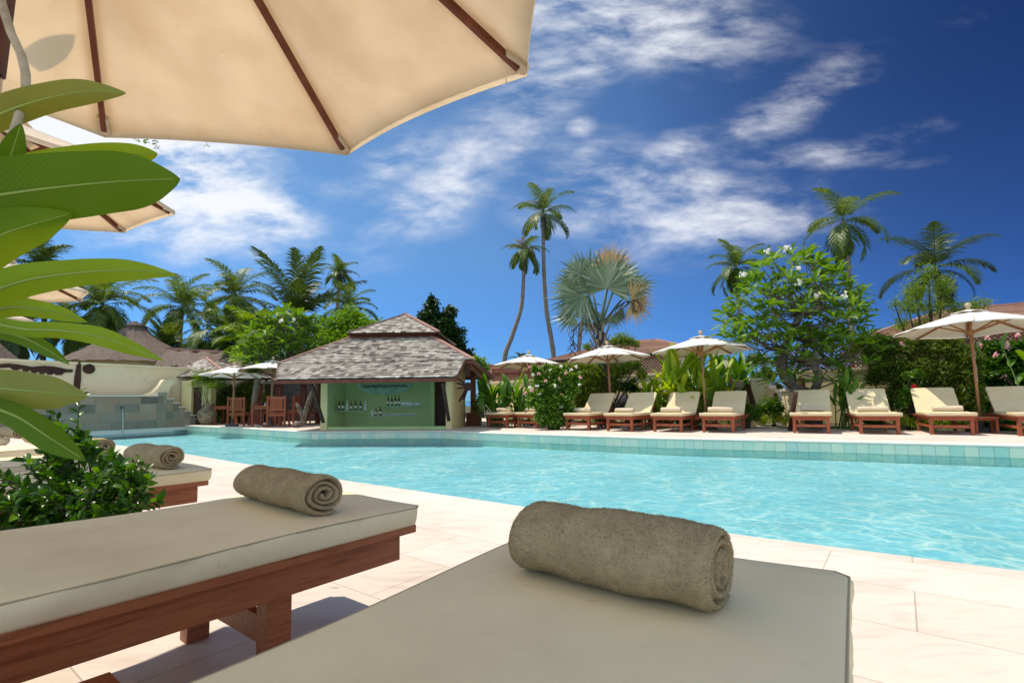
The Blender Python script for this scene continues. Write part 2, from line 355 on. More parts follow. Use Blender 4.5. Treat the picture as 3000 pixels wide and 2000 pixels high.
# deck stone
def deckmat(name, rot, c, sc):
    m, nt, out = newmat(name)
    tc = N(nt, 'ShaderNodeTexCoord'); mp_ = N(nt, 'ShaderNodeMapping'); mp_.inputs['Rotation'].default_value = (0, 0, rot); L(nt, tc.outputs['Object'], mp_.inputs[0])
    br = N(nt, 'ShaderNodeTexBrick', offset=.37, i_Scale=1.0); br.inputs['Brick Width'].default_value = sc[0]; br.inputs['Row Height'].default_value = sc[1]
    br.inputs['Mortar Size'].default_value = .0028; br.inputs['Mortar Smooth'].default_value = .3; br.inputs['Bias'].default_value = 0
    br.inputs['Color1'].default_value = c4(c[0]); br.inputs['Color2'].default_value = c4(c[1]); br.inputs['Mortar'].default_value = c4(c[2]); L(nt, mp_.outputs[0], br.inputs[0])
    mp2 = N(nt, 'ShaderNodeMapping'); mp2.inputs['Rotation'].default_value = (0, 0, rot+.35); mp2.inputs['Scale'].default_value = (1, 4.5, 1); L(nt, tc.outputs['Object'], mp2.inputs[0])
    n = N(nt, 'ShaderNodeTexNoise', i_Scale=1.6, i_Detail=9, i_Roughness=.68, i_Distortion=1.2); L(nt, mp2.outputs[0], n.inputs[0])
    vr = ramp(nt, [(.34, (.88, .82, .79)), (.50, (1, 1, 1)), (.68, (.98, .92, .86))], n.outputs[0])
    n2 = N(nt, 'ShaderNodeTexNoise', i_Scale=.9, i_Detail=3); L(nt, tc.outputs['Object'], n2.inputs[0])
    v2 = ramp(nt, [(.35, (.92, .88, .86)), (.6, (1, 1, 1))], n2.outputs[0])
    a = N(nt, 'ShaderNodeMix', data_type='RGBA', blend_type='MULTIPLY'); a.inputs[0].default_value = 1; L(nt, br.outputs[0], a.inputs[6]); L(nt, vr, a.inputs[7])
    a2 = N(nt, 'ShaderNodeMix', data_type='RGBA', blend_type='MULTIPLY'); a2.inputs[0].default_value = 1; L(nt, a.outputs[2], a2.inputs[6]); L(nt, v2, a2.inputs[7])
    b = N(nt, 'ShaderNodeBsdfPrincipled', i_Roughness=.6); b.inputs['Specular IOR Level'].default_value = .25; L(nt, a2.outputs[2], b.inputs['Base Color'])
    bp = N(nt, 'ShaderNodeBump', i_Strength=.4, i_Distance=.004); L(nt, br.outputs['Fac'], bp.inputs['Height']); bp.invert = True; L(nt, bp.outputs[0], b.inputs['Normal'])
    L(nt, b.outputs[0], out.inputs[0]); return m
DN = deckmat('near_deck_stone', R(37.5), [(.66, .60, .525), (.72, .665, .595), (.46, .385, .32)], (.92, .46))
DF = deckmat('far_deck_stone', -AX, [(.70, .60, .53), (.76, .67, .60), (.48, .40, .35)], (.6, .3))
ngon('near_deck', near+[K, K-b_*3.4, Vector((-17.5, -3, 0)), Vector((12, -6, 0))], 0, DN)
fd = far+[far[-1]+b_*3.6, far[7]+b_*4.4+e_*1.2, Vector((-.3, 17.2, 0)), Vector((-.3, 23.5, 0)), Vector((-12.5, 26.5, 0))]
ngon('far_deck', fd, 0, DF)
# path to the sea gate
g0, g1 = gz(2170, 1246), gz(2345, 1246)
ngon('path', [g0-b_*1.0, g1-b_*1.0, g1+Vector((6.2, 13, 0)), g0+Vector((4.8, 13, 0))], .004, DF)
# ground with an opening for the pool
me = bpy.data.meshes.new('ground'); bm = bmesh.new()
cen = sum(pool, Vector())/len(pool)
inner = [p+(p-cen).normalized()*-.0+Vector((0, 0, -.03)) for p in pool]
ov = [bm.verts.new((x, y, -.03)) for x, y in ((-4000, -400), (4000, -400), (4000, 6000), (-4000, 6000))]; iv = [bm.verts.new(p) for p in inner]
ed = [bm.edges.new((l[i], l[(i+1) % len(l)])) for l in (ov, iv) for i in range(len(l))]
bmesh.ops.triangle_fill(bm, edges=ed, use_beauty=True)
for f in bm.faces:
    f.normal_update()
    if f.normal.z < 0: f.normal_flip()
bm.to_mesh(me); bm.free(); me.materials.append(MT['soil']); go = bpy.data.objects.new('ground', me); COL.objects.link(go); tag(go, kind='structure')
# sea beyond the gate
SEA = mat('sea_water', [(.01, .09, .16), (.02, .14, .22)], scale=.05, rough=.12, bump=.5, bscale=.8, spec=.5, dist=.3)
ngon('sea', [(-3900, 75), (3900, 75), (3900, 5900), (-3900, 5900)], .01, SEA)
# pool shell: wall backing, tiles, floor
ZW = -.205; ZF = -.36
def inset(pts, d):
    n = len(pts); out = []
    for i in range(n):
        a, b, c = pts[i-1], pts[i], pts[(i+1) % n]
        d1 = (b-a).normalized(); d2 = (c-b).normalized()
        n1 = Vector((d1.y, -d1.x, 0)); n2 = Vector((d2.y, -d2.x, 0))
        nn = (n1+n2); nn = nn/max(.4, nn.dot(n1)) if nn.length > 1e-5 else n1
        out.append(b+nn*d)
    return out
area = sum(pool[i-1].x*pool[i].y-pool[i].x*pool[i-1].y for i in range(len(pool)))
sg = -1 if area > 0 else 1      # so that +inset is inward
mb = MB(); tl = MB()
ins = inset(pool, .012*sg)
for i in range(len(pool)):
    a, b = pool[i-1], pool[i]
    mb.quad((a.x, a.y, -.03), (b.x, b.y, -.03), (b.x, b.y, ZF-.1), (a.x, a.y, ZF-.1))
    a, b = ins[i-1], ins[i]; ln = (b-a).length; d = (b-a).normalized(); nn = Vector((d.y, -d.x, 0))*sg*.004
    k = max(1, round(ln/.19)); w = ln/k
    for j in range(k):
        for r in range(2):
            z1 = -.045-r*.185; z0 = max(z1-.18, ZF)
            p, q = a+d*(j*w+.0022), a+d*((j+1)*w-.0022)
            jt = nn*random.random()*.4
            tl.quad(p+nn+jt+Vector((0, 0, z0)), q+nn+jt+Vector((0, 0, z0)), q+nn+jt+Vector((0, 0, z1)), p+nn+jt+Vector((0, 0, z1)))
ps = mb.build('pool_shell', MT['grout']); tag(ps, kind='structure')
tls = tl.build('pool_tiles', MT['pooltile']); tag(tls, kind='structure')
FLM = mat('pool_floor_tile', [(.50, .66, .60), (.58, .74, .68), (.66, .80, .74)], scale=1.2, rough=.6)
ngon('pool_floor', pool, ZF, FLM)
# coping band with a rounded lip
def coping(name, pts, w, over):
    mb = MB(); n = len(pts); side = inset(pts, 0)
    out1 = []; out2 = []
    for i in range(n):
        d1 = (pts[i]-pts[max(0, i-1)]); d2 = (pts[min(n-1, i+1)]-pts[i]); d = (d1.normalized() if d1.length else Vector())+(d2.normalized() if d2.length else Vector()); d.normalize()
        nn = Vector((d.y, -d.x, 0))*sg
        out1.append(pts[i]+nn*over); out2.append(pts[i]-nn*w)
    for i in range(n-1):
        prof = []
        for t in range(0, 5):
            an = PI*t/4; prof.append((-.02*math.sin(an)+.02, .005-.045*(1-math.cos(an))/2))
        for t in range(4):
            (o0, z0), (o1, z1) = prof[t], prof[t+1]
            def P(j, o, z): q = out1[j]+(out2[j]-out1[j]).normalized()*(-.02+o); return (q.x, q.y, z)
            mb.quad(P(i, o0, z0), P(i+1, o0, z0), P(i+1, o1, z1), P(i, o1, z1))
        a, b, c, d = out1[i], out1[i+1], out2[i+1], out2[i]
        mb.quad((a.x, a.y, .005), (b.x, b.y, .005), (c.x, c.y, .005), (d.x, d.y, .005))
        mb.quad((a.x, a.y, -.04), (b.x, b.y, -.04), (c.x, c.y, -.04), (d.x, d.y, -.04))
    o = mb.build(name, MT['coping'], smooth=False); return tag(o, kind='structure')
coping('pool_coping', far, .26, .03)
# water
m, nt, out = newmat('pool_water')
tc = N(nt, 'ShaderNodeTexCoord'); 
nd = N(nt, 'ShaderNodeTexNoise', i_Scale=1.7, i_Detail=3, i_Roughness=.55); L(nt, tc.outputs['Object'], nd.inputs[0])
vm = N(nt, 'ShaderNodeVectorMath', operation='MULTIPLY_ADD'); L(nt, nd.outputs['Color'], vm.inputs[0]); vm.inputs[1].default_value = (.55, .55, .1); L(nt, tc.outputs['Object'], vm.inputs[2])
def vor(sc):
    vo = N(nt, 'ShaderNodeTexVoronoi', feature='DISTANCE_TO_EDGE', i_Scale=sc); L(nt, vm.outputs[0], vo.inputs[0]); return vo.outputs['Distance']
def mr(x, a, b, c, d):
    r = N(nt, 'ShaderNodeMapRange', interpolation_type='SMOOTHSTEP'); L(nt, x, r.inputs[0])
    for i, q in enumerate((a, b, c, d)): r.inputs[i+1].default_value = q
    return r.outputs[0]
def ma(op, a, b):
    n = N(nt, 'ShaderNodeMath', operation=op)
    for i, q in enumerate((a, b)):
        if isinstance(q, (int, float)): n.inputs[i].default_value = q
        else: L(nt, q, n.inputs[i])
    return n.outputs[0]
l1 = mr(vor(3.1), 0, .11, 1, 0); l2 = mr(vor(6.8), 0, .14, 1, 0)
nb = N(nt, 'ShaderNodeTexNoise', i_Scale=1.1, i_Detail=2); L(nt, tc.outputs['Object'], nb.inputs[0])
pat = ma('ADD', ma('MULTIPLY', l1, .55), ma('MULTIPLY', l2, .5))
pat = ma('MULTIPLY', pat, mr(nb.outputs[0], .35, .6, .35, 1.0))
tint = N(nt, 'ShaderNodeMix', data_type='RGBA'); L(nt, pat, tint.inputs[0]); tint.inputs[6].default_value = (.42, .75, .87, 1); tint.inputs[7].default_value = (1.0, 1.0, 1.0, 1)  # bright caustic light lines painted into the water's transparency colour
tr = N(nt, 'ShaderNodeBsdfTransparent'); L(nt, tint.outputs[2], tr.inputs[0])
gl = N(nt, 'ShaderNodeBsdfGlossy', i_Roughness=.04)
w1 = N(nt, 'ShaderNodeTexNoise', i_Scale=3.2, i_Detail=5, i_Roughness=.6, i_Distortion=.6); L(nt, tc.outputs['Object'], w1.inputs[0])
bp = N(nt, 'ShaderNodeBump', i_Strength=.55, i_Distance=.10); L(nt, w1.outputs[0], bp.inputs['Height']); L(nt, bp.outputs[0], gl.inputs['Normal'])
fr = N(nt, 'ShaderNodeFresnel', i_IOR=1.30); L(nt, bp.outputs[0], fr.inputs['Normal'])
ms = N(nt, 'ShaderNodeMixShader'); L(nt, ma('MULTIPLY', fr.outputs[0], .55), ms.inputs[0]); L(nt, tr.outputs[0], ms.inputs[1]); L(nt, gl.outputs[0], ms.inputs[2]); L(nt, ms.outputs[0], out.inputs[0])
ngon('pool_water', pool, ZW, m)
# ------------------------------------------------------------------ furniture kinds
def padmesh(w, l, t, wr=.004, nx=10, ny=26, seed=0, uneven=.006):
    """soft rectangular pad, origin at centre bottom, y along the length; returns MB"""
    r = random.Random(seed); mb = MB(); cr = t*.16
    # outline ring profile (offset inward, height)
    prof = [(cr*.9, 0), (0.003, cr*.7), (0, t*.5), (0, t-cr*.9), (cr*.30, t-cr*.3), (cr, t)]
    M_ = 80; N_ = 30; pts = []
    def ring(ins, z, k):
        P = []; hw, hl = w/2-ins, l/2-ins; rad = max(.004, .035-ins)
        segs = [((-hw+rad, -hl), (hw-rad, -hl), N_), ((hw, -hl+rad), (hw, hl-rad), M_), ((hw-rad, hl), (-hw+rad, hl), N_), ((-hw, hl-rad), (-hw, -hl+rad), M_)]
        for a, b, n in segs:
            for i in range(n+1):
                s = i/n; P.append(Vector((a[0]+(b[0]-a[0])*s, a[1]+(b[1]-a[1])*s, z)))
        if k in (2, 3):
            for i, p in enumerate(P):
                d = Vector((p.x/hw if abs(abs(p.x)-hw) < 1e-4 else 0, p.y/hl if abs(abs(p.y)-hl) < 1e-4 else 0, 0))
                P[i] = p+d*wr*(math.sin(i*.9+seed)+math.sin(i*.33+2*seed)+.5*math.sin(i*2.1))*.6
        if k >= 3:
            for i, p in enumerate(P): p.z += uneven*math.sin(i*.13+seed)*.5
        return P
    rings = [ring(a, z, k) for k, (a, z) in enumerate(prof)]
    n = len(rings[0])
    vs = [p for R_ in rings for p in R_]; fs = [(k*n+i, k*n+(i+1) % n, (k+1)*n+(i+1) % n, (k+1)*n+i) for k in range(len(rings)-1) for i in range(n)]
    # domed top: shrink rings
    last = rings[-1]
    for s in (.94, .82, .6, .3):
        base = len(vs)
        for p in last: vs.append(Vector((p.x*s, p.y*s, p.z*s+(1-s)*t+uneven*1.3*(1-s**2)+wr*.5*math.sin(p.y*7*s+p.x*5+seed)*(1-s))))
        fs += [(base-n+i, base-n+(i+1) % n, base+(i+1) % n, base+i) for i in range(n)]
    vs.append(Vector((0, 0, t+uneven*1.3))); c = len(vs)-1
    fs += [(c-n+i, c-n+(i+1) % n, c) for i in range(n)]; fs.append(tuple(range(n-1, -1, -1)))
    mb.add(vs, fs); return mb, last
def near_bed(name, label, corner, idx, z=.455, Wd=.75, th=math.atan2(-.61, .79)):
    Ln = 1.92; cx_, sx_ = math.cos(th), math.sin(th)
    lx = Vector((cx_, sx_, 0)); ly = Vector((-sx_, cx_, 0))
    o = corner-lx*Wd/2-ly*Ln/2
    t = thing(name, label, 'sun lounger', (o.x, o.y, 0), th, 'cream padded teak sun loungers on the near side of the pool')
    tk = .066; zt = z-tk
    mb, top = padmesh(Wd, Ln, tk, .005, seed=idx, uneven=.009)
    c = mb.build('cushion', MT['cushion'], t, smooth=True); c.location = (0, 0, zt)
    # piping seam round the top edge
    p = MB(); n = len(top); pts = [q*1.0 for q in top]; 
    p.tube([Vector((q.x*1.022, q.y*1.009, q.z-.004)) for q in pts]+[Vector((pts[0].x*1.022, pts[0].y*1.009, pts[0].z-.004))], .0026, 5, False)
    s = p.build('piping', MT['piping'], c, smooth=True)
    f = MB(); zp = zt-.027
    a, b = Wd/2-.012, Ln/2-.022
    f.bb(-a, -a+.10, -b, b, zp, zt); f.bb(a-.10, a, -b, b, zp, zt)
    for k in range(14):
        y = -b+.02+k*(2*b-.12)/13; f.bb(-a+.102, a-.102, y, y+.075, zp+.002, zt-.002)
    f.bb(-a+.102, a-.102, b-.075, b, zp, zt)
    f.build('frame', MT['wood'], t, bevel=.004)
    r = MB(); i_ = .04
    r.bb(-a+i_, -a+i_+.03, -b+i_, b-i_, zp-.092, zp-.001); r.bb(a-i_-.03, a-i_, -b+i_, b-i_, zp-.092, zp-.001)
    r.bb(-a+i_+.031, a-i_-.031, b-i_-.03, b-i_, zp-.09, zp-.001); r.bb(-a+i_+.031, a-i_-.031, -b+i_, -b+i_+.03, zp-.09, zp-.001)
    r.build('apron', MT['wood'], t, bevel=.003)
    x_ = a-i_-.028-.042; z1 = zp-.095
    for sx in (-1, 1):
        for yy in (b-.46, -b+.40):
            q = MB(); q.bb(sx*(x_+.02)-.032, sx*(x_+.02)+.032, yy-.036, yy+.036, 0, zp-.002); q.build('leg', MT['wood'], t, bevel=.003)
    for yy in (b-.46, -b+.40):
        q = MB(); q.bb(-x_+.014, x_-.014, yy-.014, yy+.014, .12, .20); q.build('stretcher', MT['wood'], t, bevel=.003)
    return t
def fuzz(vs, fs, n, ln, w, rg):
    """tiny terry loops: n little triangles over the surface (vs list, quad faces)"""
    V = np.array([tuple(v) for v in vs]); Fq = np.array([f for f in fs if len(f) == 4])
    A = V[Fq[:, 0]]; B = V[Fq[:, 1]]; C_ = V[Fq[:, 2]]; D = V[Fq[:, 3]]
    cr = np.cross(C_-A, D-B); ar = np.linalg.norm(cr, axis=1)+1e-12; nr = cr/ar[:, None]
    idx = rg.choice(len(Fq), n, p=ar/ar.sum()); a = rg.random((n, 1)); b = rg.random((n, 1))
    P = (A[idx]*(1-a)+B[idx]*a)*(1-b)+(D[idx]*(1-a)+C_[idx]*a)*b
    nn = nr[idx]; dr = nn*.75+rg.normal(0, .55, (n, 3)); dr /= np.linalg.norm(dr, axis=1)[:, None]
    sd_ = np.cross(dr, rg.normal(0, 1, (n, 3))); sd_ /= np.linalg.norm(sd_, axis=1)[:, None]
    l_ = ln*(.6+.8*rg.random((n, 1)))
    T = P+dr*l_; vv = np.stack([P-sd_*w-nn*.001, P+sd_*w-nn*.001, T+sd_*w*.4+rg.normal(0, .0004, (n, 3)), T-sd_*w*.4], 1).reshape(-1, 3)
    ff = np.arange(4*n).reshape(-1, 4); return vv, ff
def towel_geo(length, rad, turns=3.4, seed=0, nseg=110, flat=.86, lump=.0035):
    """rolled towel: spiral sheet with thickness; axis = x, resting on z=0"""
    rr = random.Random(seed); mb = MB()
    r_in = rad*.12; th = (rad-r_in)/turns*.90
    K_ = []
    for i in range(nseg+1):
        s = i/nseg; ang = -2*PI*turns*(1-s)+R(-62)      # outer end lies at the bottom
        r = r_in+(rad-th/2-r_in)*s
        wob = 1+.03*math.sin(ang*2+seed)+.02*math.sin(ang*3.3)
        K_.append((r*wob, ang, r))
    ns = 28; vs = []; X = []
    for j in range(ns+1): X.append(-length/2+length*j/ns)
    def sect(x, sh):
        P = []
        ee = abs(x)/(length/2); en = max(0, (ee-.90)/.10); hth = th/2*math.sqrt(max(.02, 1-en**2*.95))
        for side in (1, -1):
            seq = K_ if side == 1 else K_[::-1]
            for (r, an, r0) in seq:
                q = r+side*hth*.96
                y = q*math.cos(an); z = q*math.sin(an)
                lu = lump*(math.sin(x*23+an*1.3+seed)+.6*math.sin(x*51+an*2.1)+.4*math.sin(an*3+seed))*(r0/rad)
                y *= (1.06+lu*4); z *= flat
                z = rad*flat+z+lu
                P.append(Vector((x+sh*(1-r0/rad)+ .003*math.sin(an*1.5+seed)*en, y, max(z, .0015))))
        return P
    S = [sect(x, (.006 if x > 0 else -.006)*(abs(x) > length*.49)) for x in X]
    n = len(S[0]); 
    for P in S: vs += P
    fs = [(k*n+i, k*n+(i+1) % n, (k+1)*n+(i+1) % n, (k+1)*n+i) for k in range(len(S)-1) for i in range(n)]
    # end caps as strips between outer and inner line
    h = n//2
    for base, fl in ((0, 0), ((len(S)-1)*n, 1)):
        for i in range(h-1):
            q = (base+i, base+i+1, base+n-2-i, base+n-1-i); fs.append(q if fl else q[::-1])
    mb.add(vs, fs); return mb
def towel(label, c, rotz, length, rad, m, group, seed=0, fz=0, turns=3.4, flat=.86, name='rolled_towel'):
    mb = towel_geo(length, rad, turns, seed, flat=flat)
    if fz:
        # orient faces outward first
        me = bpy.data.meshes.new('t'); me.from_pydata(mb.v, [], mb.f); bm = bmesh.new(); bm.from_mesh(me); bmesh.ops.recalc_face_normals(bm, faces=bm.faces); bm.verts.index_update()
        fs = [tuple(v.index for v in f.verts) for f in bm.faces]; vs = [v.co.copy() for v in bm.verts]; bm.free()
        fv, ff = fuzz(vs, fs, fz, .0026, .0006, rng)
        allv = np.vstack([np.array([tuple(v) for v in vs]), fv]); allf = np.vstack([np.array([f for f in fs if len(f) == 4]), ff+len(vs)])
        o = npmesh(name, allv, allf, m, smooth=True)
    else: o = mb.build(name, m, smooth=True)
    o.location = c; o.rotation_euler = (0, 0, rotz)
    return tag(o, label, 'towel', group)
# far lounger: origin = front left corner on the ground, x across, y away from the pool
def far_lounger():
    Wd, Ln = .80, 1.95; zt = .46; tk = .065; hy = 1.12; ang = R(46)
    t = thing('sun_lounger', 'x', 'sun lounger')
    mb, _ = padmesh(Wd+.02, hy, tk, .003, seed=3); c = mb.build('seat_cushion', MT['cushion_far'], t, smooth=True); c.location = (Wd/2, hy/2-.01, zt-tk)
    mb, _ = padmesh(Wd-.01, .78, tk*.9, .003, seed=5); c = mb.build('back_cushion', MT['cushion_far'], t, smooth=True)
    c.rotation_euler = (ang, 0, 0); c.location = (Wd/2, hy+.02+math.cos(ang)*.39+math.sin(ang)*.0, zt-tk+math.sin(ang)*.39)
    w = MT['woodx']; zp = zt-tk
    f = MB(); f.bb(0, Wd, 0, .07, zp-.03, zp-.001)
    f.bb(0, .07, .072, Ln, zp-.03, zp-.001); f.bb(Wd-.07, Wd, .072, Ln, zp-.03, zp-.001)
    for k in range(8): f.bb(.072, Wd-.072, .10+k*.13, .10+k*.13+.08, zp-.028, zp-.003)
    f.bb(.04, .07, .05, Ln-.03, zp-.10, zp-.031); f.bb(Wd-.07, Wd-.04, .05, Ln-.03, zp-.10, zp-.031); f.bb(.071, Wd-.071, .05, .08, zp-.10, zp-.031)
    f.build('frame', w, t)
    bk = MB(); d = Vector((0, math.cos(ang), math.sin(ang))); nn = Vector((0, -math.sin(ang), math.cos(ang)))
    for x in (.06, Wd-.06): bk.bar(Vector((x, hy+.02, zp))-nn*.015, Vector((x, hy+.02, zp))+d*.78-nn*.015, .05, .03)
    for k in range(5):
        p = Vector((Wd/2, hy+.02, zp))+d*(.10+k*.155)-nn*.02; bk.bar(p-Vector((Wd/2-.09, 0, 0)), p+Vector((Wd/2-.09, 0, 0)), .02, .08)
    bk.bar(Vector((.12, Ln-.12, zp-.02)), Vector((.12, hy+.02, zp))+d*.55-nn*.03, .03, .03); bk.bar(Vector((Wd-.12, Ln-.12, zp-.02)), Vector((Wd-.12, hy+.02, zp))+d*.55-nn*.03, .03, .03)
    bk.build('backrest_frame', w, t)
    for x in (.075, Wd-.075):
        for y in (.10, Ln-.55):
            q = MB(); q.bb(x-.03, x+.03, y-.03, y+.03, 0, zp-.03); q.build('leg', w, t)
    s = MB(); s.bb(.10, Wd-.10, .085, .115, .14, .20); s.build('stretcher', w, t)
    for x in (.075, Wd-.075):
        s = MB(); s.bb(x-.013, x+.013, .131, Ln-.581, .14, .20); s.build('stretcher', w, t)
    return t
# parasol: origin at pole foot
def parasol(name, label, loc, rad, zr, rise, rot, near=False, group=None, mats=None, polex=None, wav=.0, dip=.025, rc=.02, vent=True):
    cm, rm, pm = mats
    t = thing(name, label, 'parasol', loc, 0, group)
    za = zr+rise
    pole = MB(); pr = .034 if near else .026
    if near:
        def lean(z): return Vector((-.16*(za-z)/za, 0, z))
        pole.tube([lean(1.55), lean(za-.05)], pr, 20)
        m_ = pole.build('pole', MT['rib'], t, smooth=True)
        s = MB(); s.tube([lean(0), lean(1.549)], .030, 20); s.build('sleeve', MT['steel'], t, smooth=True)
    else:
        pole.tube([(0, 0, 0), (0, 0, za-.03)], pr, 10); pole.build('pole', pm, t, smooth=True)
        bs = MB(); bs.lathe([(.24, 0), (.24, .06), (.2, .09), (.05, .10), (.04, .32), (.03, .32)], 20); bs.build('base', MT['darkstone'], t, smooth=False)
    nr, nt_ = (14, 14) if near else (7, 8)
    cb = MB(); vs = []
    tipz = []
    def canopy_point(k, u_, r_, dz=0):
        phi = (u_-.5)*PI/4; a = rot+(k+.5)*PI/4
        ch = math.cos(PI/8)/math.cos(phi)
        bow = 1-dip*4*u_*(1-u_)*r_
        rr_ = rad*r_*ch*bow
        bulge = (-.05 if near else -.035)*rad*math.sin(PI*u_)*math.sin(PI*min(1, r_*.95))*.8
        z = za-(za-zr)*(r_**(1.0 if near else 1.06))+bulge-(.006 if near else 0)*math.sin(PI*u_)*r_**3+wav*math.sin(k*2.3+u_*6)*r_*r_
        z += (0 if near else .012)*rad*4*u_*(1-u_)*r_
        return Vector((rr_*math.cos(a+phi), rr_*math.sin(a+phi), z+dz))
    for k in range(8):
        g = [[canopy_point(k, j/nt_, max(.02, i/nr)) for j in range(nt_+1)] for i in range(nr+1)]
        hem = [canopy_point(k, j/nt_, 1)+Vector((0, 0, -.028 if near else -.03)) for j in range(nt_+1)]
        g.append(hem)
        vs = [p for r_ in g for p in r_]; m = nt_+1
        cb.add(vs, [(i*m+j, i*m+j+1, (i+1)*m+j+1, (i+1)*m+j) for i in range(len(g)-1) for j in range(nt_)])
    co = cb.build('canopy', cm, t, smooth=True)
    md = co.modifiers.new('solid', 'SOLIDIFY'); md.thickness = .0025
    if vent:
        vb = MB(); vr = .24
        for k in range(8):
            g = []
            for i in range(4):
                g.append([Vector(((rad*vr*i/3*math.cos(PI/8)/math.cos((j/4-.5)*PI/4))*math.cos(rot+(k+j/4)*PI/4), (rad*vr*i/3*math.cos(PI/8)/math.cos((j/4-.5)*PI/4))*math.sin(rot+(k+j/4)*PI/4), za+.026-(za-zr)*vr*.95*(i/3)+.02*math.sin(PI*j/4)*(i/3))) for j in range(5)])
            vb.add([p for r_ in g for p in r_], [(i*5+j, i*5+j+1, (i+1)*5+j+1, (i+1)*5+j) for i in range(3) for j in range(4)])
        v = vb.build('vent_cap', cm, t, smooth=True); v.modifiers.new('s', 'SOLIDIFY').thickness = .003
    hub = MB(); hub.lathe([(.03, za-.16), (.06, za-.15), (.065, za-.06), (.03, za-.04)], 12); hub.build('hub', rm, t)
    rz = zr+rise*.18 if near else zr-.02
    run = MB(); run.lathe([(pr+.004, rz-.10), (.055, rz-.09), (.06, rz-.01), (pr+.004, rz)], 12); run.build('runner', rm, t)
    fn = MB(); fn.lathe([(.035, za+.03), (.03, za+.07), (.05, za+.09), (.055, za+.12), (.04, za+.15), (.01, za+.16)], 12); fn.build('finial', MT['finial'], t, smooth=True)
    for k in range(8):
        a = rot+k*PI/4; d = Vector((math.cos(a), math.sin(a), 0))
        off = .03 if near else .025
        def zc(r_): return za-(za-zr)*(r_**(1.0 if near else 1.06))-off
        rb = MB(); nseg = 6; w_ = rc
        for i in range(nseg):
            r0, r1 = .06+.91*i/nseg, .06+.91*(i+1)/nseg
            rb.bar(d*rad*r0+Vector((0, 0, zc(r0))), d*rad*r1*1.0+Vector((0, 0, zc(r1))), w_*.8, w_*1.1)
        rbo = rb.build('rib', rm, t)
        st = MB(); st.bar(d*.05+Vector((0, 0, rz-.05)), d*rad*.52+Vector((0, 0, zc(.52)-w_*.4)), w_*.7, w_*.8); st.build('strut', rm, t)
        if near:
            pk = MB(); c = d*rad*.955+Vector((0, 0, zc(.955)-.004)); up = Vector((0, 0, 1)); sd_ = d.cross(up)
            a0 = d*rad*.925+Vector((0, 0, zc(.925)-.002)); a1 = d*rad*.995+Vector((0, 0, zr-.014))
            P = [a0-sd_*.019-up*.010, a0+sd_*.019-up*.010, a1+sd_*.024-up*.006, a1-sd_*.024-up*.006, a0-sd_*.022+up*.016, a0+sd_*.022+up*.016, a1+sd_*.026+up*.012, a1-sd_*.026+up*.012]
            pk.add(P, [(0, 1, 2, 3), (7, 6, 5, 4), (0, 4, 5, 1), (1, 5, 6, 2), (2, 6, 7, 3), (3, 7, 4, 0)]); pk.build('rib_pocket', cm, t, bevel=.004)
    if not near:
        rp = MB(); pts = [(.04+.012*math.sin(i*1.3), .012*math.cos(i*1.7), rz-.1-i*.07) for i in range(15)]; rp.tube(pts, .006, 5); rp.build('cord', MT['rope'], t)
    return t
# ---- near loungers and towels
cA = gz(2493, 1676, .455); A = near_bed('sun_lounger', 'largest near lounger, flat cream pad filling the bottom foreground under a rolled brown towel', cA, 1, Wd=.73, th=R(-34))
cB = gz(1241, 1477, .455); B = near_bed('sun_lounger', 'near sun lounger at lower left, its teak side rail and legs facing the camera', cB, 2)
cC = gz(628, 1371, .455); C = near_bed('sun_lounger', 'third near sun lounger, behind the green shrub, its foot corner half in sunshine', cC, 4)
cD = gz(352, 1340, .455); D = near_bed('sun_lounger', 'fourth near sun lounger in the row, mostly hidden behind shrub and towels', cD, 5)
cE = gz(200, 1308, .455); E = near_bed('sun_lounger', 'fifth near sun lounger at the left edge, behind the drooping dark leaf', cE, 6)
cF = gz(30, 1283, .455); Fb = near_bed('sun_lounger', 'farthest near sun lounger at the very left edge beside the pool end', cF, 7)
GT = 'rolled brown towels on the near sun loungers'
def towel_on(label, pl, pr, zt, rad, seed, fz, ext=0, group=GT, m='towel', flat=.86, turns=3.4, turn=0):
    a = gz(*pl, zt); b = gz(*pr, zt); c = (a+b)/2; d = b-a
    # a, b are the visible bottom front line; move back by the radius
    n = Vector((-d.y, d.x, 0)).normalized()
    c = c+n*rad*.95; c.z = zt
    return towel(label, c, math.atan2(d.y, d.x)+turn, d.length+ext, rad, MT[m], group, seed, fz, turns, flat)
towel_on('biggest rolled brown towel, lying across the largest near lounger', (1503, 1680), (2030, 1862), .459, .090, 1, 120000, group=GT, turn=R(9))
towel_on('rolled brown towel with its full spiral end showing, on the lower left lounger', (680, 1468), (885, 1526), .459, .080, 2, 80000)
towel_on('rolled brown towel with open spiral end on the half sunlit lounger behind the shrub', (375, 1366), (440, 1376), .459, .078, 5, 25000, ext=.18)
towel_on('rolled brown towel on the fourth near lounger, its end peeping past the shrub leaves', (190, 1330), (275, 1338), .459, .075, 6, 0, ext=.0)
towel_on('rolled brown towel behind the drooping dark leaf on the fifth near lounger', (70, 1300), (130, 1303), .459, .075, 7, 0, ext=.1)
towel_on('rolled brown towel with round end at the left edge on the farthest near lounger', (-10, 1282), (30, 1287), .459, .08, 8, 0, ext=.1)
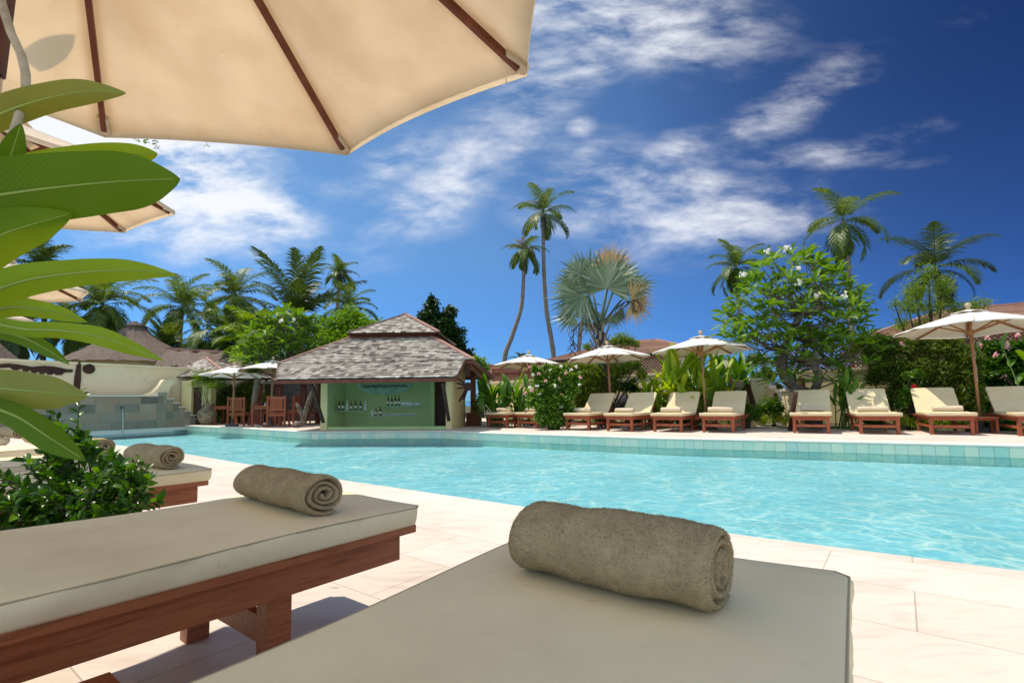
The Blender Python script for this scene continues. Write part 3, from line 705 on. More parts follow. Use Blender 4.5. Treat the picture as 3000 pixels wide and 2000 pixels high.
# little table corner between the two closest loungers
tp = gz(420, 1985, .25)
tb = thing('side_table', 'low reddish wooden side table between the two closest loungers, only a corner showing', 'side table', (tp.x-.05, tp.y-.26, 0), math.atan2(-.61, .79))
q = MB()
for k in range(5): q.bb(-.2, .2, -.2+k*.081, -.2+k*.081+.076, .235, .255)
q.build('table_top', MT['wood'], tb, bevel=.003)
for sx in (-1, 1):
    for sy in (-1, 1):
        q = MB(); q.bb(sx*.17-.02, sx*.17+.02, sy*.17-.02, sy*.17+.02, 0, .2345); q.build('leg', MT['wood'], tb, bevel=.002)
# ---- parasols of the near row
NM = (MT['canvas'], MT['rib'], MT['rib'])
k1 = 1.2
hA = [at(1013, 435, 1), at(1565, 185, 1), at(280, 370, 1)]
def rimfit(pts, z):
    P = [gz(*p, z) for p in pts]; return P
ZR1 = 2.05
PA, PB, PC = rimfit([(1013, 437), (1565, 187), (280, 370)], ZR1)
# circle through the three tips
def circ(a, b, c):
    ax, ay, bx, by, cx, cy = a.x, a.y, b.x, b.y, c.x, c.y
    d = 2*(ax*(by-cy)+bx*(cy-ay)+cx*(ay-by))
    ux = ((ax*ax+ay*ay)*(by-cy)+(bx*bx+by*by)*(cy-ay)+(cx*cx+cy*cy)*(ay-by))/d
    uy = ((ax*ax+ay*ay)*(cx-bx)+(bx*bx+by*by)*(ax-cx)+(cx*cx+cy*cy)*(bx-ax))/d
    return Vector((ux, uy, 0)), math.hypot(ax-ux, ay-uy)
c1, r1 = circ(PA, PB, PC)
aA = math.atan2(PA.y-c1.y, PA.x-c1.x); aB = math.atan2(PB.y-c1.y, PB.x-c1.x); rotN = (aA+aB+PI/4)/2; r1 *= 1.02
c1 = c1+Vector((-.03, -.01, 0))
parasol('parasol', 'huge cream parasol overhead in the foreground, seen from below with dark red ribs', (c1.x, c1.y, 0), r1, ZR1, .62, rotN, True, 'cream parasols over the near loungers', NM, rc=.024, dip=.05)
ZR2 = 2.25
PD, PE, PF = rimfit([(513, 618), (318, 674), (306, 450)], ZR2)
c2, r2 = circ(PD, PE, PF); print('N2', c2, r2)
parasol('parasol', 'cream parasol behind the big green leaves, second from the camera', (c2.x, c2.y, 0), r2, ZR2, .42, math.atan2(PD.y-c2.y, PD.x-c2.x), True, 'cream parasols over the near loungers', NM, rc=.028, dip=.035)
PG, PH = rimfit([(243, 878), (86, 880)], 2.38)
sl = (PG-PH).length; r3 = sl/.765; mid = (PG+PH)/2; nrm = Vector((PG.y-PH.y, -(PG.x-PH.x), 0)).normalized(); c3 = mid+nrm*r3*.924
print('N3', c3, r3)
parasol('parasol', 'cream parasol at the left edge under the long bright leaf, third from the camera', (c3.x, c3.y, 0), r3, 2.38, .42, math.atan2(PG.y-c3.y, PG.x-c3.x), True, 'cream parasols over the near loungers', NM, rc=.03, dip=.035)
p4 = gz(92, 940, 2.25)
parasol('parasol', 'cream parasol farthest along the left edge, only a sliver of rim between leaves', (p4.x-1.0, p4.y-.4, 0), 1.15, 2.25, .42, .3, True, 'cream parasols over the near loungers', NM, rc=.03, dip=.035)
# cord wound down the nearest pole
mbx = MB(); cp = [(-10, -60), (5, 10), (32, 96), (62, 160), (75, 215), (76, 262), (62, 320), (42, 385), (20, 450), (-30, 560)]
mbx.tube([at(x, y, .94) for x, y in cp], .0075, 8)
o = mbx.build('pulley_cord', MT['rope'], smooth=True, org=at(-30, 560, .94)); tag(o, 'grey cord hanging against the pole of the foreground parasol at the top left', 'cord')
# ---- far loungers
FR = math.atan2(-.48, .877)
proto = far_lounger()
FL = [((1434, 1252), 'far lounger at the left end of the row, just right of the bar hut'),
      ((1520, 1253), 'far lounger half hidden by the flowering hibiscus bush'),
      ((1661, 1259), 'far lounger immediately right of the hibiscus bush'),
      ((1781, 1262), 'far lounger right of the silver fan palm trunk, under the second far parasol'),
      ((1918, 1264), 'far lounger left of the third far parasol pole, in front of ginger leaves'),
      ((2062, 1266), 'far lounger right of the third far parasol pole, beside the sea gate'),
      ((2328, 1268), 'far lounger under the frangipani trunk with leaf shadows'),
      ((2524, 1271), 'far lounger between the green stalks and the red flowers'),
      ((2730, 1272.5), 'far lounger in front of the rightmost parasol pole'),
      ((2985, 1277.5), 'far lounger cut off by the right edge of the picture')]
lx = e_; 
far_spots = []
for i, (p, lab) in enumerate(FL):
    g = gz(*p); org = g-e_*.075-b_*.10
    if i == 9: org = gz(2989, 1277)-e_*.075-b_*.1
    lab = 'cream padded '+lab.replace('far lounger', 'lounger', 1)
    yw = FR+R([-9, -9, -8, -8, -7, -7, -3, 1, 0, 0][i]+[1, -1.2, .6, -.8, .5, 1.3, 0, .9, -.6, 0][i])
    if i == 0: proto.location = org; proto.rotation_euler = (0, 0, yw); proto['label'] = lab; o = proto
    else: o = dup(proto, org, yw, lab)
    o['group'] = 'sun loungers along the far side of the pool'
    far_spots.append((org, yw))
def lpt(o, x, y, z): return o[0]+Matrix.Rotation(o[1], 3, 'Z') @ Vector((x, y, z))
twl = ['leftmost lounger beside the hut', 'lounger half behind the hibiscus', 'lounger just right of the hibiscus', 'lounger under the second far parasol', 'lounger left of the third parasol pole', 'lounger right of the third parasol pole', 'lounger under the frangipani', 'lounger left of the red flowers', 'lounger before the rightmost parasol']
tw = None
for i in range(9):
    rz = far_spots[i][1]+R([4, -3, 2, 0, -3, 3, 1, 4, -2][i])
    yy = [.42, .42, .40, .38, .40, .42, .85, .50, .62][i]; p = lpt(far_spots[i], [.40, .36, .40, .42, .40, .40, .42, .36, .46][i], yy, .462)
    lab = 'rolled beige towel on the '+twl[i]
    if tw is None: tw = towel(lab, p, rz, .52, .076, MT['towel_far'], 'rolled beige towels on the far loungers', 3, 0, 3, .92)
    else:
        o = tw.copy(); COL.objects.link(o); o.location = p; o.rotation_euler = (0, 0, rz); o['label'] = lab; o.scale = (random.uniform(.92, 1.1), random.uniform(.9, 1.1), random.uniform(.88, 1.08))
# ---- little tables between far loungers
def stool(lab, p, first=None):
    t = thing('side_table', lab, 'side table', p, FR, 'small wooden tables between the far loungers')
    q = MB(); q.bb(-.2, .2, -.2, .2, .32, .35); q.build('table_top', MT['woodx'], t)
    for sx in (-1, 1):
        for sy in (-1, 1):
            q = MB(); q.bb(sx*.165-.022, sx*.165+.022, sy*.165-.022, sy*.165+.022, 0, .319); q.build('leg', MT['woodx'], t)
    q = MB(); q.bb(-.143, .143, -.15, .15, .27, .319); q.build('apron', MT['woodx'], t); return t
s0 = stool('small wooden table in the gap left of the lounger by the sea gate', gz(2050, 1259))
dup(s0, gz(2885, 1268), FR, 'small wooden table in the gap beneath the rightmost parasol')
dup(s0, gz(1905, 1257), FR, 'small wooden table behind the lounger right of the fan palm')
dup(s0, gz(1775, 1255), FR, 'small wooden table at the foot of the second far parasol')
# ---- far parasols
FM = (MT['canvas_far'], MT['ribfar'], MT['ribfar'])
def farp(px, py_f, Y, lab, zr_ratio=.77, w=None, rot=.2, first=[None], scale=1.0):
    top = at(px, py_f, Y)
    s = (top.z)/(2.06+.38+.16)
    loc = Vector((top.x, top.y, 0))
    if first[0] is None:
        t = parasol('parasol', lab, loc, 1.26, 2.06, .38, 0, False, 'white parasols across the pool', FM, rc=.034, dip=.03, wav=.012); first[0] = t
        t.scale = (s,)*3; t.rotation_euler = (0, 0, rot)
    else: t = dup(first[0], loc, rot, lab, s)
    t.rotation_euler = (R(-2.2), R(random.uniform(-1.5, 1.5)), rot)
    print(lab[:30], 'scale', round(s, 2)); return t
farp(1546, 1026, 17.4, 'white parasol at the left of the far row, standing in the hibiscus, beside the hut')
farp(1786, 997, 14.9, 'white parasol in front of the silver fan palm trunk', rot=.35)
farp(2058, 966, 13.3, 'white parasol in front of the yellow-green ginger clump', rot=.55)
farp(2845, 884, 11.2, 'largest white parasol across the pool, at the right edge', rot=.1)
farp(796, 1043, 18.1, 'white parasol over the dining tables, touching the shingle roof of the bar', rot=.3)
farp(685, 1060, 18.3, 'white parasol over the dining tables, left one beside the papyrus pot', rot=.5)
farp(792, 1098, 24, 'white parasol far back, mostly hidden behind the dining parasols', rot=.0)
# ------------------------------------------------------------------ buildings
def shingles(mb, A_, B_, C_, D_, row, w, th=.014, lap=1.35, jit=.35, nrm=None, gap=.004, sag=0):
    """A eave-left, B eave-right, C top-right, D top-left"""
    A_, B_, C_, D_ = map(Vector, (A_, B_, C_, D_))
    H = ((D_-A_).length+(C_-B_).length)/2; n = max(1, int(round(H/row)))
    nv = (B_-A_).cross(D_-A_)
    if nv.length < 1e-9: nv = (B_-A_).cross(C_-A_)
    nv.normalize(); 
    if nv.z < 0: nv = -nv
    r = random.Random(int(abs(A_.x*97+A_.y*31+row*1000)))
    # slope direction that is perpendicular to the eave
    eu = (B_-A_).normalized()
    for i in range(n):
        t0 = i/n; t1 = min(1, (i+lap)/n)
        P, Q = A_.lerp(D_, t0), B_.lerp(C_, t0); ln = (Q-P).length
        if ln < .03: continue
        up = nv.cross(eu); 
        if up.z < 0: up = -up
        x = -r.random()*w
        while x < ln:
            ww = w*(1+jit*(r.random()-.5)*2); x0 = max(0, x); x1 = min(ln, x+ww-gap)
            if x1-x0 > .012:
                j0 = (r.random()-.5)*row*.18*(jit > 0); lift = .004*r.random()
                u_ = (Q-P)/ln; L_ = (t1-t0)*H
                a = P+u_*x0-up*j0; b = P+u_*x1-up*(j0+(r.random()-.5)*.01)
                lo = nv*(th*1.6+lift); hi = nv*.001
                # keep inside the slanting sides
                c = P.lerp(Q, x1/ln)+up*L_; d = P.lerp(Q, x0/ln)+up*L_
                T0, T1 = A_.lerp(D_, t1), B_.lerp(C_, t1)
                sd0 = (d-T0).dot(u_); sd1 = (T1-c).dot(u_)
                if sd0 < 0: d = d-u_*sd0
                if sd1 < 0: c = c+u_*sd1
                if (c-d).dot(u_) < 0: c = d
                V = [a+lo, b+lo, c+hi, d+hi]
                mb.add(V+[v-nv*th for v in V], [(0, 1, 2, 3), (7, 6, 5, 4), (0, 4, 5, 1), (1, 5, 6, 2), (2, 6, 7, 3), (3, 7, 4, 0)])
            x += ww
def slab(mb, P, th=.05):
    P = [Vector(p) for p in P]; n = (P[1]-P[0]).cross(P[2]-P[0]).normalized()
    if n.z < 0: n = -n
    mb.prism([p-n*th for p in P], n*(th-.004))
# ---- the bar hut
O = gz(938, 1259.5); Or = gz(1323, 1257); hu = (Or-O); HW = hu.length; hu.normalize(); hv = Vector((-hu.y, hu.x, 0))
hut = thing('bar_hut', 'open fronted green walled pool bar under a two tier weathered shingle roof', 'bar building', O)
FLe = at(808, 1113, 13.9); FRe = at(1336, 1105, 13.25); HL = at(814, 1067, 14.9); HR = at(1385, 1054, 14.25)
TL = at(1025, 990, 16.9); TR = at(1267, 987, 16.45); CLp = at(1018, 976, 16.55); CRp = at(1284, 973, 16.1); AP = at(1188, 921, 17.7)
def onplane(px, py, P, n): d = ray(px, py); return CO+d*((P-CO).dot(n)/d.dot(n))
_n = (FRe-FLe).cross((TL+TR)/2-(FLe+FRe)/2).normalized()
HL = onplane(814, 1067, FLe, _n); HR = onplane(1385, 1054, FLe, _n); TL = onplane(1025, 990, FLe, _n); TR = onplane(1267, 987, FLe, _n)
BR = at(1446, 1103, 20.2); BL = HL+(BR-HR); TBR = TR+(BR-HR)*.42; TBL = TL+(BR-HR)*.42
CBR = CRp+(BR-HR)*.52; CBL = CLp+(BR-HR)*.52
# front plane split: lower skirt, then trapezoid
mb = MB()
SK1, SK2 = HL.lerp(HR, .004), HL.lerp(HR, .962)
shingles(mb, FLe, FRe, SK2, SK1, .16, .15, th=.026)
shingles(mb, HL, HR, TR, TL, .16, .15, th=.026)
shingles(mb, HR, BR, TBR, TR, .14, .16); shingles(mb, BR, BL, TBL, TBR, .16, .2); shingles(mb, BL, HL, TL, TBL, .14, .16)
shingles(mb, CLp, CRp, AP, AP, .15, .15, th=.018); shingles(mb, CRp, CBR, AP, AP, .14, .16); shingles(mb, CBR, CBL, AP, AP, .16, .2); shingles(mb, CBL, CLp, AP, AP, .14, .16)
rf = mb.build('roof', MT['shingle'], hut, world=True)
mb = MB()
for P in ((FLe, FRe, SK2, SK1), (HL, HR, TR, TL), (HR, BR, TBR, TR), (BR, BL, TBL, TBR), (BL, HL, TL, TBL), (CLp, CRp, AP), (CRp, CBR, AP), (CBR, CBL, AP), (CBL, CLp, AP)): slab(mb, P, .04)
mb.build('roof_deck', MT['darkwood'], rf, world=True)
mb = MB()
up = Vector((0, 0, .035))
for a, b in ((HL, TL), (HR, TR), (CLp, AP), (CRp, AP), (BR, TBR), (BL, TBL), (CBR, AP), (CBL, AP)):
    mb.bar(a+up, b+up, .15, .035)
mb.build('hip_cap', MT['ridge'], rf, world=True)
mb = MB()
dz = Vector((0, 0, -.055))
for a, b in ((FLe, FRe), (HR, BR), (BR, BL), (BL, HL)): mb.bar(a+dz*1.1, b+dz*1.1, .035, .10)
for a, b in ((FLe, HL), (FRe, SK2)): mb.bar(a+dz, b+dz, .03, .09)
mb.bar(SK2+dz, HR+dz, .03, .09)
mb.build('fascia', MT['redwood'], rf, world=True)
mb = MB()
dz = Vector((0, 0, -.10)); ci = [p.lerp((TL+TR+TBL+TBR)/4, -.02) for p in (TL, TR, TBR, TBL)]
for i in range(4): mb.bar(ci[i]+Vector((0, 0, .06)), ci[(i+1) % 4]+Vector((0, 0, .06)), .05, .22)
mb.build('lantern_board', MT['redwood'], hut, world=True)
# walls
def wall(name, m, spans, parent=hut):
    mb = MB()
    for s in spans: mb.fb(O, hu, hv, *s)
    return mb.build(name, m, parent, world=True)
ox = Vector(O); DEP = 3.4; ZT = 1.78
wall('wall', MT['plaster_y'], [(0, .20, 0, 1.0, 0, ZT)])
wall('wall', MT['plaster_y'], [(HW-.17, HW, 0, .30, 0, ZT), (HW-.15, HW-.003, .30, 2.1, 0, ZT+.25)])
wall('back_wall', MT['green_in'], [(.201, HW-.95, 1.26, 1.36, 0, ZT+.3)])
wall('inner_wall', MT['green_in'], [(.201, .215, .01, 1.259, 0, ZT), ])
wall('recess_wall', MT['green_in'], [(HW-.95, HW-.80, 1.1, 1.36, 0, ZT+.2)])
wall('door', MT['darkwood'], [(HW-.80, HW-.175, 1.25, 1.30, 0, ZT+.2)])
wall('counter', MT['green_in'], [(.205, HW-.175, .03, .12, .001, .09)])
wall('ceiling', MT['darkwood'], [(.0, HW-.16, 1.0, 2.45, ZT+.31, ZT+.34)])
wall('rear_wall', MT['plaster_y'], [(0, HW-.155, 2.5, 2.6, 0, ZT+.3)])
wall('side_wall', MT['plaster_y'], [(.0, .15, 1.001, 2.499, 0, ZT+.3)])
for pa, pb in (((913, 1127), (947, 1237)), ((1297, 1121), (1315, 1232))):
    mb = MB(); a = at(*pa, 13.95 if pa[0] < 1000 else 13.4); g = gz(*pb, 0); b = at(pb[0], pb[1], 14.52 if pa[0] < 1000 else 14.0)
    mb.bar(a, b, .085, .06); mb.build('brace', MT['darkwood'], hut, world=True)
# timber verandah post and plinth on the right
pp = gz(1386, 1247)
mb = MB(); mb.box((pp.x, pp.y+.15, 1.1), (.17, .17, 1.55)); mb.build('post', MT['redwood'], hut, world=True)
pf = at(1444, 1100, 20.0)
mb = MB(); mb.bar(HR+Vector((-.1, .3, -.16)), BR+Vector((-.2, -.2, -.16)), .10, .14); mb.build('eave_beam', MT['redwood'], hut, world=True)
bx = MB(); bx.box((0, 0, .2), (.44, .44, .40)); bx.box((0, 0, .41), (.47, .47, .03)); o = bx.build('planter_box', MT['redwood'], org=(0, 0, 0)); o.location = (pp.x+.02, pp.y+.15, 0); o.rotation_euler = (0, 0, -.13)
tag(o, 'square reddish wooden box around the foot of the hut post', 'box')
# hanging boat shaped carving on the back wall
c = at(1128, 1126, 15.35); wd = 161/2*ppm(15.35)
mb = MB(); pts = []
for i in range(25):
    t = PI*i/24; pts.append(c+hu*(-math.cos(t)*wd)+Vector((0, 0, -.30*math.sin(t)**.8)))
mb.prism(pts+[c+hu*(wd*(1-2*i/12))+Vector((0, 0, .02)) for i in range(13)], -hv*.05)
BT = mat('carved_green_wood', [(.05, .13, .10), (.16, .30, .22), (.25, .40, .3)], scale=9, mp=(1, 1, 4), rough=.7, bump=.6, bscale=25)
o = mb.build('hanging_carving', BT, org=c); tag(o, 'green boat shaped carving hung on the back wall of the bar', 'wall carving')
for k in range(14):
    pass
mb = MB()
for k in range(15):
    x = -wd*.8+wd*1.6*k/14; p = c+hu*x-hv*.06; mb.bar(p+Vector((-.03, 0, -.02)), p+Vector((.05, 0, -.09)), .02, .03)
q = mb.build('carved_teeth', MT['darkwood'], o); 
for v in q.data.vertices: v.co -= Vector(c)
# bar shelves with bottles
def shelf(p0, p1, Y, lab):
    a = at(*p0, Y); b = at(*p1, Y-.1*abs(p1[0]-p0[0])/100); b.z = a.z
    mb = MB(); mb.bar(a, b, .18, .02); o = mb.build('wall_shelf', MT['shelf'], org=a); tag(o, lab, 'shelf', 'glass shelves on the green back wall'); return a, b
SH1 = shelf((985, 1203), (1079, 1202), 15.55, 'left glass shelf on the green wall holding seven bottles')
SH2 = shelf((1130, 1190), (1232, 1189), 15.4, 'upper right glass shelf on the green wall, four dark bottles at its left end')
SH3 = shelf((1081, 1219), (1220, 1218), 15.45, 'lowest glass shelf on the green wall, mostly small glasses')
BC = {'dark': MT['bottle'], 'clear': MT['clear'], 'amber': mat('amber_glass', [(.14, .05, .015)], rough=.1, spec=.6)}
def bottle(p, h, kind, lab):
    t = thing('bottle', lab, 'bottle', p, 0, 'bottles on the bar shelves')
    r = .036
    mb = MB(); mb.lathe([(r*.9, 0), (r, .01), (r, h*.55), (r*.75, h*.66), (r*.36, h*.74), (r*.34, h*.93), (r*.42, h*.94), (r*.40, h)], 10); mb.build('glass', BC[kind], t, smooth=True)
    mb = MB(); mb.lathe([(r+.0015, h*.2), (r+.0015, h*.46)], 10); mb.build('paper_label', MT['label'], t, smooth=True)
def on(S, s): return S[0].lerp(S[1], s)+Vector((0, 0, .011))
for px, h, k, w in ((994, .33, 'dark', 'tall dark bottle, first from the left on the left shelf'), (1005, .32, 'dark', 'dark bottle, second from the left on the left shelf'), (1017, .34, 'clear', 'clear pale bottle, third on the left shelf'), (1029, .28, 'amber', 'short amber bottle in the middle of the left shelf'), (1042, .30, 'dark', 'dark bottle right of the middle on the left shelf'), (1057, .29, 'dark', 'last dark bottle towards the right of the left shelf'), (1071, .31, 'clear', 'clear bottle at the right end of the left shelf')):
    bottle(on(SH1, (px-985)/94), h, k, w)
for px, h, k, w in ((1137, .33, 'dark', 'stout dark bottle at the left end of the upper right shelf'), (1148, .30, 'dark', 'dark bottle second on the upper right shelf'), (1159, .32, 'dark', 'dark bottle third on the upper right shelf'), (1169, .31, 'dark', 'dark bottle beside the glasses on the upper right shelf')):
    bottle(on(SH2, (px-1130)/102), h, k, w)
for px, h, k, w in ((1091, .24, 'clear', 'small clear bottle at the left end of the lowest shelf'), (1101, .28, 'amber', 'amber bottle second on the lowest shelf'), (1115, .29, 'dark', 'single dark bottle on the lowest shelf')):
    bottle(on(SH3, (px-1081)/139), h, k, w)
gb = None
def glass(p, h, lab):
    global gb
    if gb is None:
        mb = MB(); mb.lathe([(.028, 0), (.032, h), (.029, h), (.025, .01)], 10); gb = mb.build('drinking_glass', MT['clear'], smooth=True); o = gb
    else: o = gb.copy(); COL.objects.link(o)
    o.location = p; o.scale = (1, 1, h/.13); tag(o, lab, 'glass', 'drinking glasses on the bar shelves'); return o
for i in range(11): glass(on(SH2, .46+.05*i), .13 if i < 6 else .09, 'clear drinking glass in the row on the upper right bar shelf')
for i in range(13): glass(on(SH3, .32+.052*i), .07, 'small clear glass in the row on the lowest bar shelf')
# spiky fan sculpture on the right wall
hb = at(1371, 1132, 15.2)
t = thing('wall_sculpture', 'dark radiating wooden spikes fixed to the right corner of the hut', 'sculpture', hb)
mb = MB(); mb.lathe([(.02, -.05), (.13, -.05), (.13, .05), (.02, .05)], 12, hb, Matrix.Rotation(R(90), 3, 'X')); mb.build('hub', MT['darkwood'], t, world=True)
for p in ((1339, 1107), (1338, 1121), (1341, 1138), (1345, 1176), (1358, 1170)):
    mb = MB(); mb.bar(hb, at(*p, 15.05), .05, .05); mb.build('spike', MT['darkwood'], t, world=True)
# ---- stone water wall with steps
SD = b_; S0 = Vector((-13.0, 19.4, 0)); SN = e_     # along, facing
mb = MB(); gm = MB()
L0 = -11.0; hgt = 1.12
def scol(t0, t1, h):
    rws = 4; rh = .30
    z = -.05; r_ = 0
    gm.fb(S0, SD, SN, t0, t1, -.42, -.012, -.3, h-.02)
    while z < h-.03:
        z1 = min(h, z+rh-(.0)); x = t0-((r_*.33) % .6)
        while x < t1:
            x1 = x+.55+.3*random.random(); a, b = max(x, t0), min(x1, t1)
            if b-a > .03: mb.fb(S0, SD, SN, a+.003, b-.003, -.011, random.uniform(0, .004), z+.003, z1-.003)
            x = x1
        z = z1; r_ += 1
scol(L0, -.55, hgt)
steps = [(-.55, -.22, 1.12+.16), (-.22, .0, 1.02), (.0, .22, .86), (.22, .44, .70), (.44, .66, .54), (.66, .88, .38), (.88, 1.1, .22)]
for a, b, h in steps: scol(a, b, h)
o = thing('water_wall', 'grey green stone block wall stepping down at its right end behind the pool', 'stone wall', S0+SD*-4)
mb.build('stone_facing', MT['stoneblock'], o, world=True); gm.build('backing', MT['grout'], o, world=True)
mb = MB(); mb.fb(S0, SD, SN, L0, -.55, -.45, .04, hgt+.001, hgt+.04)
for a, b, h in steps: mb.fb(S0, SD, SN, a-.02, b+.02, -.45, .03, h+.001, h+.03)
mb.build('step_coping', MT['coping'], o, world=True)
for tt in (-4.3, -1.7):
    mb = MB(); c = S0+SD*tt+Vector((0, 0, .72)); mb.box(c+SN*.03, (.07, .07, .07)); mb.build('spout', MT['darkstone'], o, world=True)
    mb = MB(); mb.tube([c+SN*(.06+.11*math.sqrt(i/8))+Vector((0, 0, -.9*i/8)) for i in range(9)], [.008+.012*i/8 for i in range(9)], 8)
    o2 = mb.build('spout_water', MT['clear'], o, world=True, smooth=True)
# cream feature wall behind
mb = MB(); C0 = S0-SN*.60
mb.fb(C0, SD, SN, -14, .9, -.2, 0, 0, 2.22)
o = thing('feature_wall', 'long cream plaster wall behind the stone water wall, hung with dark carvings', 'wall', C0)
mb.build('wall', MT['plaster'], o, world=True)
mb = MB(); mb.fb(C0, SD, SN, -14.02, .92, -.26, .06, 2.221, 2.30); mb.build('coping', MT['plaster'], o, world=True)
# carvings on the cream wall: pixel outlines pushed onto the wall plane
def onwall(px, py, off=.06):
    d = ray(px, py); P0 = C0+SN*off; s = (P0-CO).dot(SN)/d.dot(SN); return CO+d*s
def flatcut(name, px, lab, cat, m, th=.06):
    pts = [onwall(*p) for p in px]; c = pts[0]; mb = MB(); mb.prism(pts, -SN*th); o = mb.build(name, m, org=(c.x, c.y, c.z), bevel=.008); return tag(o, lab, cat)
top = [(0, 1066), (25, 1064), (60, 1068), (95, 1074), (130, 1071), (165, 1074), (195, 1081), (215, 1082)]
bot = [(212, 1090), (190, 1091), (180, 1098), (165, 1098), (160, 1092), (152, 1098), (140, 1097), (138, 1090), (128, 1096), (118, 1095), (116, 1088), (104, 1093), (94, 1092), (92, 1084), (80, 1089), (70, 1088), (66, 1080), (50, 1084), (40, 1083), (30, 1076), (0, 1078)]
flatcut('wall_carving', top+bot, 'long dark wooden fish skeleton carving on the cream wall', 'carving', MT['darkwood'])
flatcut('wall_post_carving', [(228, 1060), (234, 1057), (238, 1062), (238, 1110), (234, 1146), (217, 1141), (219, 1110), (224, 1080)], 'upright dark wooden carved plank on the cream wall', 'carving', MT['darkwood'], .1)
cc = onwall(261.5, 1080); RX = onwall(282, 1080); rr_ = abs(onwall(261.5, 1065.5).z-cc.z)
mb = MB(); Mx = Matrix((SD, Vector((0, 0, 1)), SN)).transposed(); mb.lathe([(rr_, -.05), (rr_, 0), (rr_*.88, .02), (rr_*.8, .005), (rr_*.3, .005), (rr_*.2, .03), (.001, .03)], 28, cc, Mx)
tag(mb.build('wall_disc', MT['darkwood'], org=cc), 'round dark disc carving on the cream wall beside the upright plank', 'carving')
# curved cream spout above the steps
prof = [(-1.6, 0), (-1.15, .05), (-.7, .18), (-.35, .40), (-.1, .66), (-.02, .70), (.62, .70), (.55, .52), (.36, .40), (.28, .20), (.28, -.55), (-.25, -.55), (-.25, 0)]
mb = MB(); base = S0+SD*-.27-SN*.10+Vector((0, 0, 1.12))
mb.prism([base+SD*(x*.6)+Vector((0, 0, z*.92)) for x, z in prof], -SN*.30)
o = mb.build('curved_spout', MT['plaster'], org=base); tag(o, 'cream curved masonry water spout at the top of the stone steps', 'fountain spout')
# arc of water droplets from it
mb = MB()
for i in range(150):
    s = random.random(); p0 = at(440, 1120, 19); px = 440-104*s+random.gauss(0, 2); py = 1122-24*math.sin(min(1, s*1.25)*PI*.62)+random.gauss(0, 1.5)
    mb.ball(at(px, py, 19+random.gauss(0, .05)), .008+.006*random.random(), 3)
o = mb.build('water_spray', MT['clear'], org=at(440, 1122, 19)); tag(o, 'thin arc of water droplets spraying from the curved cream spout', 'water jet', kind='stuff')
# step at pool end
mb = MB(); g = gz(512, 1255, -.12); mb.box((g.x+.1, g.y, -.13), (.9, .5, .04), Matrix.Rotation(AX, 3, 'Z')); tag(mb.build('pool_step', MT['coping'], org=(g.x, g.y, -.15)), kind='structure')
# ---- small shingled gatehouse with lattice door
P0 = gz(552, 1236); gh = thing('gatehouse', 'small cream gatehouse with shingle roof and dark red lattice door', 'small building', P0)
Yp = P0.y
E1, E2 = at(466, 1105, 20.2), at(668, 1104, 19.6); E2.z = E1.z; dx = (E2-E1); E3 = E2+Vector((.5, 3.0, 0)); E4 = E1+Vector((.5, 3.0, 0)); Ap = at(601, 1047, 21.6)
mb = MB()
for a, b in ((E1, E2), (E2, E3), (E3, E4), (E4, E1)): shingles(mb, a, b, Ap, Ap, .15, .16)
r_ = mb.build('roof', MT['shingle'], gh, world=True)
mb = MB()
for a, b in ((E1, E2), (E2, E3), (E3, E4), (E4, E1)): slab(mb, (a, b, Ap), .04)
mb.build('roof_deck', MT['darkwood'], r_, world=True)
mb = MB()
for a in (E1, E2, E3, E4): mb.bar(a+Vector((0, 0, .03)), Ap+Vector((0, 0, .03)), .12, .03)
mb.build('hip_cap', MT['ridge'], r_, world=True)
def pxbox(mb, x0, x1, Y, z0, z1, th=.3):
    a = at(x0, 1150, Y); b = at(x1, 1150, Y); mb.bb(a.x, b.x, Y, Y+th, z0, z1)
mb = MB(); pxbox(mb, 532, 561, 20.0, 0, 1.75, .35); mb.build('pillar', MT['plaster_y'], gh, world=True)
mb = MB(); pxbox(mb, 592, 618, 20.0, 0, 1.75, .35); mb.build('pillar', MT['plaster_y'], gh, world=True)
mb = MB(); pxbox(mb, 478, 531.5, 20.36, 1.45, 1.8, .1); pxbox(mb, 561.5, 591.5, 20.1, 1.5, 1.75, .2); mb.build('lintel', MT['plaster_y'], gh, world=True)
mb = MB(); pxbox(mb, 561.8, 591.2, 20.15, 0, 1.49, .06); mb.build('door', MT['darkwood'], gh, world=True)
def lattice(mb, O_, u_, w, h, sp=.09, t=.018, th=.012, n_=Vector((0, 1, 0))):
    """diagonal lattice in the plane (u_, z)"""
    for s in (1, -1):
        k = -h
        while k < w+h:
            # line x = k + s*z ; clip to 0..w
            if s == 1: z0, z1 = max(0, -k), min(h, w-k)
            else: z0, z1 = max(0, k-w), min(h, k)
            if s == 1: xa, xb = k+z0, k+z1
            else: xa, xb = k-z0, k-z1
            if z1-z0 > .02: mb.bar(O_+u_*xa+Vector((0, 0, z0))+n_*(.006*s), O_+u_*xb+Vector((0, 0, z1))+n_*(.006*s), t, th, up=n_)
            k += sp*1.41
a = at(481, 1150, 20.4); b = at(531, 1150, 20.4)
mb = MB(); lattice(mb, Vector((a.x, 20.4, .25)), Vector((1, 0, 0)), b.x-a.x, 1.2, .07, .035); mb.bb(a.x, b.x, 20.42, 20.44, .25, .29); mb.bb(a.x, b.x, 20.42, 20.44, 1.42, 1.45)
ld = mb.build('lattice_door', MT['lattice'], gh, world=True)
mb = MB(); mb.bb(a.x-.02, b.x+.02, 20.55, 20.6, .2, 1.45); mb.build('backing_panel', MT['darkwood'], ld, world=True)
